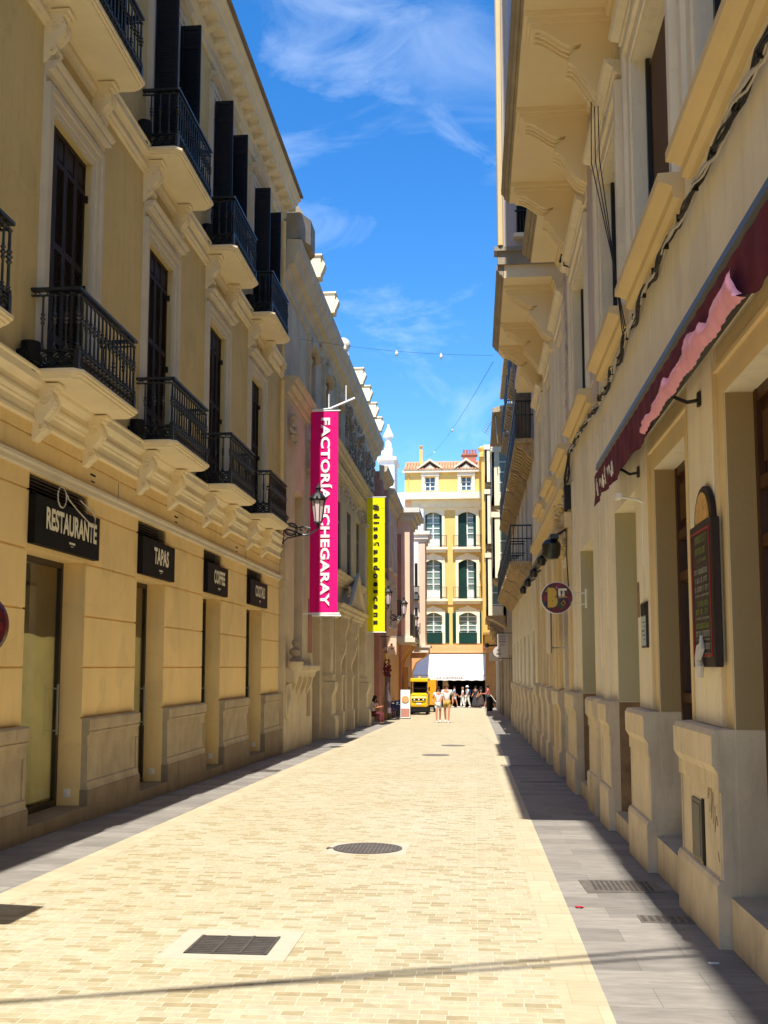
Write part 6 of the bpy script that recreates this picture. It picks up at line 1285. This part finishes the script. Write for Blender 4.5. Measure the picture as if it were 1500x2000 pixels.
b = MB(); A = [(-3.515+0.19*cos(i*pi/10), 51.81, g+0.98+0.17*sin(i*pi/10)) for i in range(20)]; b._ex(A, [(p, 51.79, q) for p, o_, q in A]); b.build('dish_picture', m_orange, t)
b = MB(); b.add([(-3.73, 51.745, g+0.1), (-3.3, 51.745, g+0.1), (-3.3, 51.785, g+0.52), (-3.73, 51.785, g+0.52)], [(0, 1, 2, 3)]); b.build('lower_picture', m_rose, t)
m_navy = mat('navy_cafe_metal', srgb(20, 30, 62), rough=0.4, bump=0)
def cafe_table(x, y, lab):
    g = G(y); t = thing('cafe_table', lab, 'table', (x, y, g), 'navy cafe tables by the tavern')
    b = MB(); b.box(x-0.32, x+0.32, y-0.32, y+0.32, g+0.71, g+0.74); b.build('table_top', m_navy, t)
    b = MB()
    for px_, py_ in ((-0.15, -0.12), (0.14, 0.1)): b.lathe(x+px_, y+py_, [(g+0.741, 0.10), (g+0.755, 0.11)], 10); b.lathe(x+px_*0.2, y-py_, [(g+0.741, 0.03), (g+0.86, 0.035)], 8)
    b.build('tableware', m_white, t)
    for sx in (-1, 1):
        for sy in (-1, 1): b = MB(); b.tube([(x+sx*0.28, y+sy*0.28, g), (x+sx*0.25, y+sy*0.25, g+0.71)], 0.018, 5); b.build('leg', m_navy, t)
    return t
def cafe_chair(x, y, rz, lab):
    t = thing('cafe_chair', lab, 'chair', (0, 0, 0), 'navy cafe chairs by the tavern')
    b = MB(); b.box(-0.21, 0.21, -0.21, 0.21, 0.44, 0.47); b.build('seat', m_navy, t)
    b = MB()
    for k in range(4): b.box(-0.20, 0.20, 0.19, 0.215, 0.56+k*0.09, 0.61+k*0.09)
    for s in (-1, 1): b.tube([(s*0.2, 0.2, 0.45), (s*0.2, 0.22, 0.93)], 0.014, 5)
    b.build('backrest', m_navy, t)
    for sx in (-1, 1):
        for sy in (-1, 1): b = MB(); b.tube([(sx*0.19, sy*0.19, 0), (sx*0.19, sy*0.19, 0.45)], 0.014, 5); b.build('leg', m_navy, t)
    t.location = (x, y, G(y)); t.rotation_euler = (0, 0, rz); WP[t.name] = Vector((x, y, G(y))); return t
for i, (x, y) in enumerate(((-4.05, 50.8), (-4.0, 53.0), (-3.95, 55.4))):
    nm = ('nearest', 'middle', 'farthest')[i]; cafe_table(x, y, 'navy square cafe table, %s of the row by the tavern' % nm)
    for dx, dy, rz, w_ in ((0, -0.5, pi, 'near'), (0, 0.5, 0, 'far')): cafe_chair(x+dx, y+dy, rz, 'navy slatted cafe chair on the %s side of the %s table' % (w_, nm))
# black parasol base / bin by the dark doorway
b = MB(); b.lathe(0.95, 70.0, [(G(70), 0.2), (G(70)+0.85, 0.24), (G(70)+0.95, 0.14)], 10); tag(b.build('litter_bin', m_blackp, at=(0.95, 70, G(70)), smooth=True), 'black litter bin beside the dark doorway on the right', 'bin')
# ---------------------------------------------------------------- people
m_skin = mat('skin_light', srgb(186, 128, 98), rough=0.55, var=0.05, bump=0); m_skin2 = mat('skin_tan', srgb(176, 118, 88), rough=0.55, var=0.05, bump=0)
def cloth(n, c): return mat(n, srgb(*c), rough=0.9, var=0.08, scale=9, bump=0.15, bscale=80)
def skinmesh(verts, edges, radii, root):
    """one continuous limb surface grown round a skeleton"""
    me = bpy.data.meshes.new('sk'); me.from_pydata(verts, edges, []); o = bpy.data.objects.new('sk', me); SC.collection.objects.link(o)
    md = o.modifiers.new('s', 'SKIN'); md.use_smooth_shade = True
    if not me.skin_vertices: me.attributes.new('skin', 'FLOAT', 'POINT')
    for i, r in enumerate(radii):
        r = r if isinstance(r, tuple) else (r, r); me.skin_vertices[0].data[i].radius = r; me.skin_vertices[0].data[i].use_root = (i == root)
    sd = o.modifiers.new('d', 'SUBSURF'); sd.levels = sd.render_levels = 1
    dg = bpy.context.evaluated_depsgraph_get(); out = bpy.data.meshes.new_from_object(o.evaluated_get(dg)); bpy.data.objects.remove(o); bpy.data.meshes.remove(me)
    out.materials.clear(); return out
def person(x, y, h, heading, lab, shirt, legs, hair=(50, 36, 28), long_hair=False, legw='shorts', skin=None, pose='walk', arm=(0.2, -0.2), step=0.18, shoes=(206, 204, 200), sleeve='short', bag=None, hat=None, shirt2=None, dress=False):
    sk = skin or m_skin; s = h/1.75; g = G(y); t = thing('person', lab, 'person', (x, y, g)); t.rotation_euler = (0, 0, heading)
    # local frame: faces -y
    J = {}; st = step
    if pose == 'sit':
        J.update(pel=(0, 0.05, 0.50), sp=(0, 0.06, 0.72), ch=(0, 0.02, 0.95), nk=(0, -0.03, 1.10), hd=(0, -0.08, 1.20), ht=(0, -0.09, 1.32))
        for q, n in ((-1, 'l'), (1, 'r')): J.update({'hip'+n: (q*0.09, 0.0, 0.50), 'kn'+n: (q*0.12, -0.42, 0.52), 'an'+n: (q*0.12, -0.40, 0.09), 'to'+n: (q*0.13, -0.56, 0.04), 'sh'+n: (q*0.18, 0.0, 1.02), 'el'+n: (q*0.22, -0.14, 0.78), 'wr'+n: (q*0.08, -0.34, 0.82)})
    else:
        J.update(pel=(0, 0, 0.94), sp=(0, 0.0, 1.12), ch=(0, 0.0, 1.34), nk=(0, 0.0, 1.47), hd=(0, -0.015, 1.57), ht=(0, -0.01, 1.69))
        for q, n, f in ((-1, 'l', -st), (1, 'r', st)):
            kb = 0.05 if f > 0 else -0.02
            J.update({'hip'+n: (q*0.09, 0, 0.90), 'kn'+n: (q*0.09, f*0.5-0.04, 0.49), 'an'+n: (q*0.08, f, 0.09+(0.03 if f > 0 else 0)), 'to'+n: (q*0.09, f-0.17, 0.03), 'sh'+n: (q*0.19, 0, 1.40), 'el'+n: (q*0.24, 0.03-f*0.5, 1.13)})
            a = arm[0 if q < 0 else 1]; J['wr'+n] = (q*0.25, -0.04-f*0.9-abs(a)*0.6, 0.89+abs(a)*0.35)
    names = list(J); idx = {n: i for i, n in enumerate(names)}; V = [tuple(c*s for c in J[n]) for n in names]
    rad = dict(pel=(0.13, 0.10), sp=(0.115, 0.085), ch=(0.145, 0.10), nk=0.052, hd=(0.078, 0.092), ht=(0.066, 0.074), hip=0.082, kn=0.055, an=0.038, to=0.034, sh=0.055, el=0.042, wr=0.028)
    RR = [rad.get(n, rad.get(n[:-1], 0.05)) for n in names]; RR = [tuple(a*s for a in (r if isinstance(r, tuple) else (r, r))) for r in RR]
    E_ = [('pel', 'sp'), ('sp', 'ch'), ('ch', 'nk'), ('nk', 'hd'), ('hd', 'ht')]
    for n in 'lr': E_ += [('pel', 'hip'+n), ('hip'+n, 'kn'+n), ('kn'+n, 'an'+n), ('an'+n, 'to'+n), ('ch', 'sh'+n), ('sh'+n, 'el'+n), ('el'+n, 'wr'+n)]
    E_ = [(idx[a], idx[c]) for a, c in E_]
    for n, q in (('l', -1), ('r', 1)):                                  # palm, four fingers and a thumb
        w = Vector(J['wr'+n]); e = Vector(J['el'+n]); d = (w-e).normalized(); side = Vector((0, 1, 0)) if abs(d.y) < 0.8 else Vector((0, 0, 1)); side = (side - d*side.dot(d)).normalized(); cu = Vector((-q, 0, 0))
        p = w+d*0.05; V.append(tuple(p*s)); RR.append((0.030*s, 0.020*s)); pi_ = len(V)-1; E_.append((idx['wr'+n], pi_))
        for k, L_ in enumerate((0.070, 0.080, 0.075, 0.060)):
            a = p+d*0.035+side*(0.027-0.018*k); b_ = a+d*L_*0.5+cu*0.008; c = a+d*L_*0.85+cu*0.03
            for Q, r in ((a, 0.009), (b_, 0.0085), (c, 0.007)): V.append(tuple(Q*s)); RR.append((r*s, r*s))
            m = len(V); E_ += [(pi_, m-3), (m-3, m-2), (m-2, m-1)]
        a = p-d*0.01+side*0.035; b_ = a+side*0.02+d*0.03
        for Q, r in ((a, 0.011), (b_, 0.009)): V.append(tuple(Q*s)); RR.append((r*s, r*s))
        m = len(V); E_ += [(pi_, m-2), (m-2, m-1)]
    me = skinmesh(V, E_, RR, 0); me.materials.append(sk); me.name = 'body'; body = link(me, 'body', t)
    P = {n: Vector(J[n])*s for n in names}; hd = P['hd']
    def sub(keys, edges, radd, m, name, extra=()):
        vs = [tuple(P[k]) if isinstance(k, str) else tuple(Vector(k)*s) for k in keys]; me = skinmesh(vs, edges, [tuple(a*s for a in (r if isinstance(r, tuple) else (r, r))) for r in radd], 0); me.materials.append(m); me.name = name; return link(me, name, t)
    lerp = lambda a, c, q: tuple((Vector(J[a]).lerp(Vector(J[c]), q)))
    ms = cloth('shirt_cloth', shirt); ml = cloth('trouser_cloth', legs)
    q = 0.62 if sleeve == 'short' else 1.9
    hem = tuple(Vector(J['pel']) - Vector((0, 0, 0.03)))
    if sleeve == 'long':
        sub(['ch', 'sp', hem, 'shl', 'ell', lerp('ell', 'wrl', 0.9), 'shr', 'elr', lerp('elr', 'wrr', 0.9), lerp('ch', 'nk', 0.35)], [(0, 1), (1, 2), (0, 3), (3, 4), (4, 5), (0, 6), (6, 7), (7, 8), (0, 9)], [(0.165, 0.125), (0.145, 0.115), (0.16, 0.13), 0.075, 0.06, 0.045, 0.075, 0.06, 0.045, 0.075], ms, 'shirt')
    else:
        sub(['ch', 'sp', hem, 'shl', lerp('shl', 'ell', q), 'shr', lerp('shr', 'elr', q), lerp('ch', 'nk', 0.35)], [(0, 1), (1, 2), (0, 3), (3, 4), (0, 5), (5, 6), (0, 7)], [(0.15, 0.118), (0.132, 0.108), (0.148, 0.122), 0.07, 0.064, 0.07, 0.064, 0.07], ms, 'shirt')
    if dress:
        b = MB(); z1 = 1.0*s; z0 = 0.18*s; b.lathe(0, 0, [(z0, 0.33*s), (z0+0.3*s, 0.28*s), (z1-0.2*s, 0.2*s), (z1, 0.15*s)], 14); o = b.build('skirt', ml, None); o.parent = t
    else:
        k = {'shorts': 0.62, 'long': None}[legw]
        if k: sub([J['pel'], 'hipl', lerp('hipl', 'knl', k), 'hipr', lerp('hipr', 'knr', k)], [(0, 1), (1, 2), (0, 3), (3, 4)], [(0.145, 0.12), 0.10, 0.092, 0.10, 0.092], ml, 'shorts')
        else: sub([J['pel'], 'hipl', 'knl', lerp('knl', 'anl', 0.92), 'hipr', 'knr', lerp('knr', 'anr', 0.92)], [(0, 1), (1, 2), (2, 3), (0, 4), (4, 5), (5, 6)], [(0.145, 0.12), 0.10, 0.08, 0.07, 0.10, 0.08, 0.07], ml, 'trousers')
    mh = cloth('hair', hair)
    def part(b, name, m): o = b.build(name, m, None, smooth=True); o.parent = t; return o
    b = MB(); b.ball(hd.x, hd.y+0.022*s, hd.z+0.045*s, 0.105*s, 12, 8, 1.12, 0.88)
    if long_hair: b.tube([(0, hd.y+0.06*s, hd.z), (0, hd.y+0.10*s, hd.z-0.14*s), (0, hd.y+0.09*s, hd.z-0.28*s)], 0.08*s, 10, taper=[0.09*s, 0.085*s, 0.04*s]); b.tube([(-0.08*s, hd.y-0.01*s, hd.z+0.02*s), (-0.10*s, hd.y-0.03*s, hd.z-0.20*s)], 0.03*s, 6); b.tube([(0.08*s, hd.y-0.01*s, hd.z+0.02*s), (0.10*s, hd.y-0.03*s, hd.z-0.20*s)], 0.03*s, 6)
    part(b, 'hair', mh)
    b = MB(); b.tube([(0, hd.y-0.075*s, hd.z+0.02*s), (0, hd.y-0.105*s, hd.z-0.015*s), (0, hd.y-0.08*s, hd.z-0.025*s)], 0.01*s, 5); part(b, 'nose', sk)
    b = MB()
    for e in (-1, 1): b.ball(e*0.03*s, hd.y-0.082*s, hd.z+0.022*s, 0.010*s, 6, 4)
    b.box(-0.022*s, 0.022*s, hd.y-0.088*s, hd.y-0.078*s, hd.z-0.048*s, hd.z-0.042*s); part(b, 'eyes_and_mouth', m_blackp)
    b = MB()
    for e in (-1, 1): b.ball(e*0.078*s, hd.y+0.01*s, hd.z+0.005*s, 0.02*s, 6, 4, 1.4, 0.5)
    part(b, 'ears', sk)
    for n in 'lr':
        b = MB(); a = P['an'+n]; c = P['to'+n]; b.tube([(a.x, a.y+0.045*s, a.z-0.035*s), (a.x, a.y-0.02*s, a.z-0.03*s), (c.x, c.y-0.02*s, c.z+0.005*s)], 0.05*s, 8, taper=[0.042*s, 0.052*s, 0.036*s]); part(b, 'shoe', cloth('shoe', shoes))
    if hat: b = MB(); b.lathe(0, hd.y+0.01*s, [(hd.z+0.06*s, 0.15*s), (hd.z+0.075*s, 0.105*s), (hd.z+0.15*s, 0.09*s), (hd.z+0.17*s, 0.05*s)], 12); part(b, 'hat', cloth('hat', hat))
    if bag:
        b = MB(); b.profh([(-0.15*s, 0.12*s), (0.15*s, 0.12*s), (0.13*s, 0.27*s), (-0.13*s, 0.27*s)], 1.02*s, 1.42*s); part(b, 'backpack', cloth('backpack', bag))
    return t
person(-1.66, 46.3, 1.64, R(4), 'woman in white tee and white shorts walking beside the taller man', (212, 212, 212), (206, 206, 206), (48, 32, 26), True, arm=(0.3, 0.1), step=0.14)
person(-1.27, 46.3, 1.78, R(-4), 'man in white tee and yellow shorts walking with the woman in white', (214, 212, 210), (180, 150, 74), (92, 64, 42), arm=(0.1, 0.2), step=-0.16, skin=m_skin)
t_ = person(-4.32, 43.9, 1.6, R(70), 'person in pale top and dark red skirt sitting in the shade against the theatre wall', (206, 200, 194), (96, 44, 48), (28, 22, 20), True, legw='long', pose='sit', shoes=(40, 34, 34), skin=m_skin2)
person(-1.62, 80.6, 1.72, R(90), 'woman in striped blue top and pale shorts walking left under the bar awning', (170, 186, 214), (210, 212, 214), (70, 48, 36), arm=(0.4, 0.1), step=0.24)
person(-0.62, 80.2, 1.72, R(-60), 'person in pale blue shirt, white trousers and cap with dark backpack', (176, 204, 226), (228, 226, 218), (60, 50, 44), legw='long', step=0.22, bag=(30, 40, 70), hat=(236, 236, 236))
person(-0.98, 80.0, 1.62, R(-80), 'smaller person in white top and white trousers beside the backpacked one', (232, 234, 232), (230, 228, 222), (150, 120, 90), legw='long', step=0.12)
person(0.02, 79.8, 1.7, R(-30), 'person in long charcoal dress standing before the bar', (62, 60, 62), (58, 56, 58), (34, 26, 24), True, dress=True, step=0.06)
person(0.42, 79.4, 1.66, R(-90), 'person in grey dress carrying pale bags, right of the charcoal dress', (88, 80, 76), (70, 62, 60), (40, 30, 26), True, dress=True, step=0.08)
person(0.95, 78.9, 1.76, R(-90), 'man in pink polo and teal shorts pushing a pushchair', (226, 110, 124), (70, 110, 122), (24, 20, 18), arm=(0.5, 0.5), step=0.26, skin=m_skin2)
person(-2.35, 80.8, 1.7, R(30), 'waiter in dark clothes standing in the bar entrance behind the couple', (40, 36, 36), (30, 28, 28), (26, 20, 18), legw='long', step=0.05, skin=m_skin2, shoes=(20, 20, 20))
person(-2.9, 81.0, 1.68, R(0), 'woman in muted rose top standing in the bar entrance at the left', (150, 104, 104), (60, 44, 46), (70, 50, 42), True, legw='long', step=0.04)
t = thing('pushchair', 'dark pushchair with pale handle pushed by the man in pink', 'pushchair', (1.5, 78.9, G(78.9)))
g = G(78.9); b = MB(); b.profu([(1.35, g+0.35), (1.75, g+0.35), (1.85, g+0.6), (1.6, g+0.85), (1.3, g+0.6)], 78.7, 79.1); b.build('seat', m_blackp, t)
b = MB(); b.tube([(1.15, 78.7, g+1.0), (1.75, 78.7, g+0.2)], 0.03, 5); b.tube([(1.15, 79.1, g+1.0), (1.75, 79.1, g+0.2)], 0.03, 5); b.tube([(1.15, 78.7, g+1.0), (1.15, 79.1, g+1.0)], 0.03, 5); b.build('frame', m_white_trim, t)
for xx in (1.3, 1.75):
    for yy in (78.72, 79.08): b = MB(); b._ex([(xx+0.12*cos(i*pi/6), yy-0.02, g+0.12+0.12*sin(i*pi/6)) for i in range(12)], [(xx+0.12*cos(i*pi/6), yy+0.02, g+0.12+0.12*sin(i*pi/6)) for i in range(12)]); b.build('wheel', m_blackp, t)
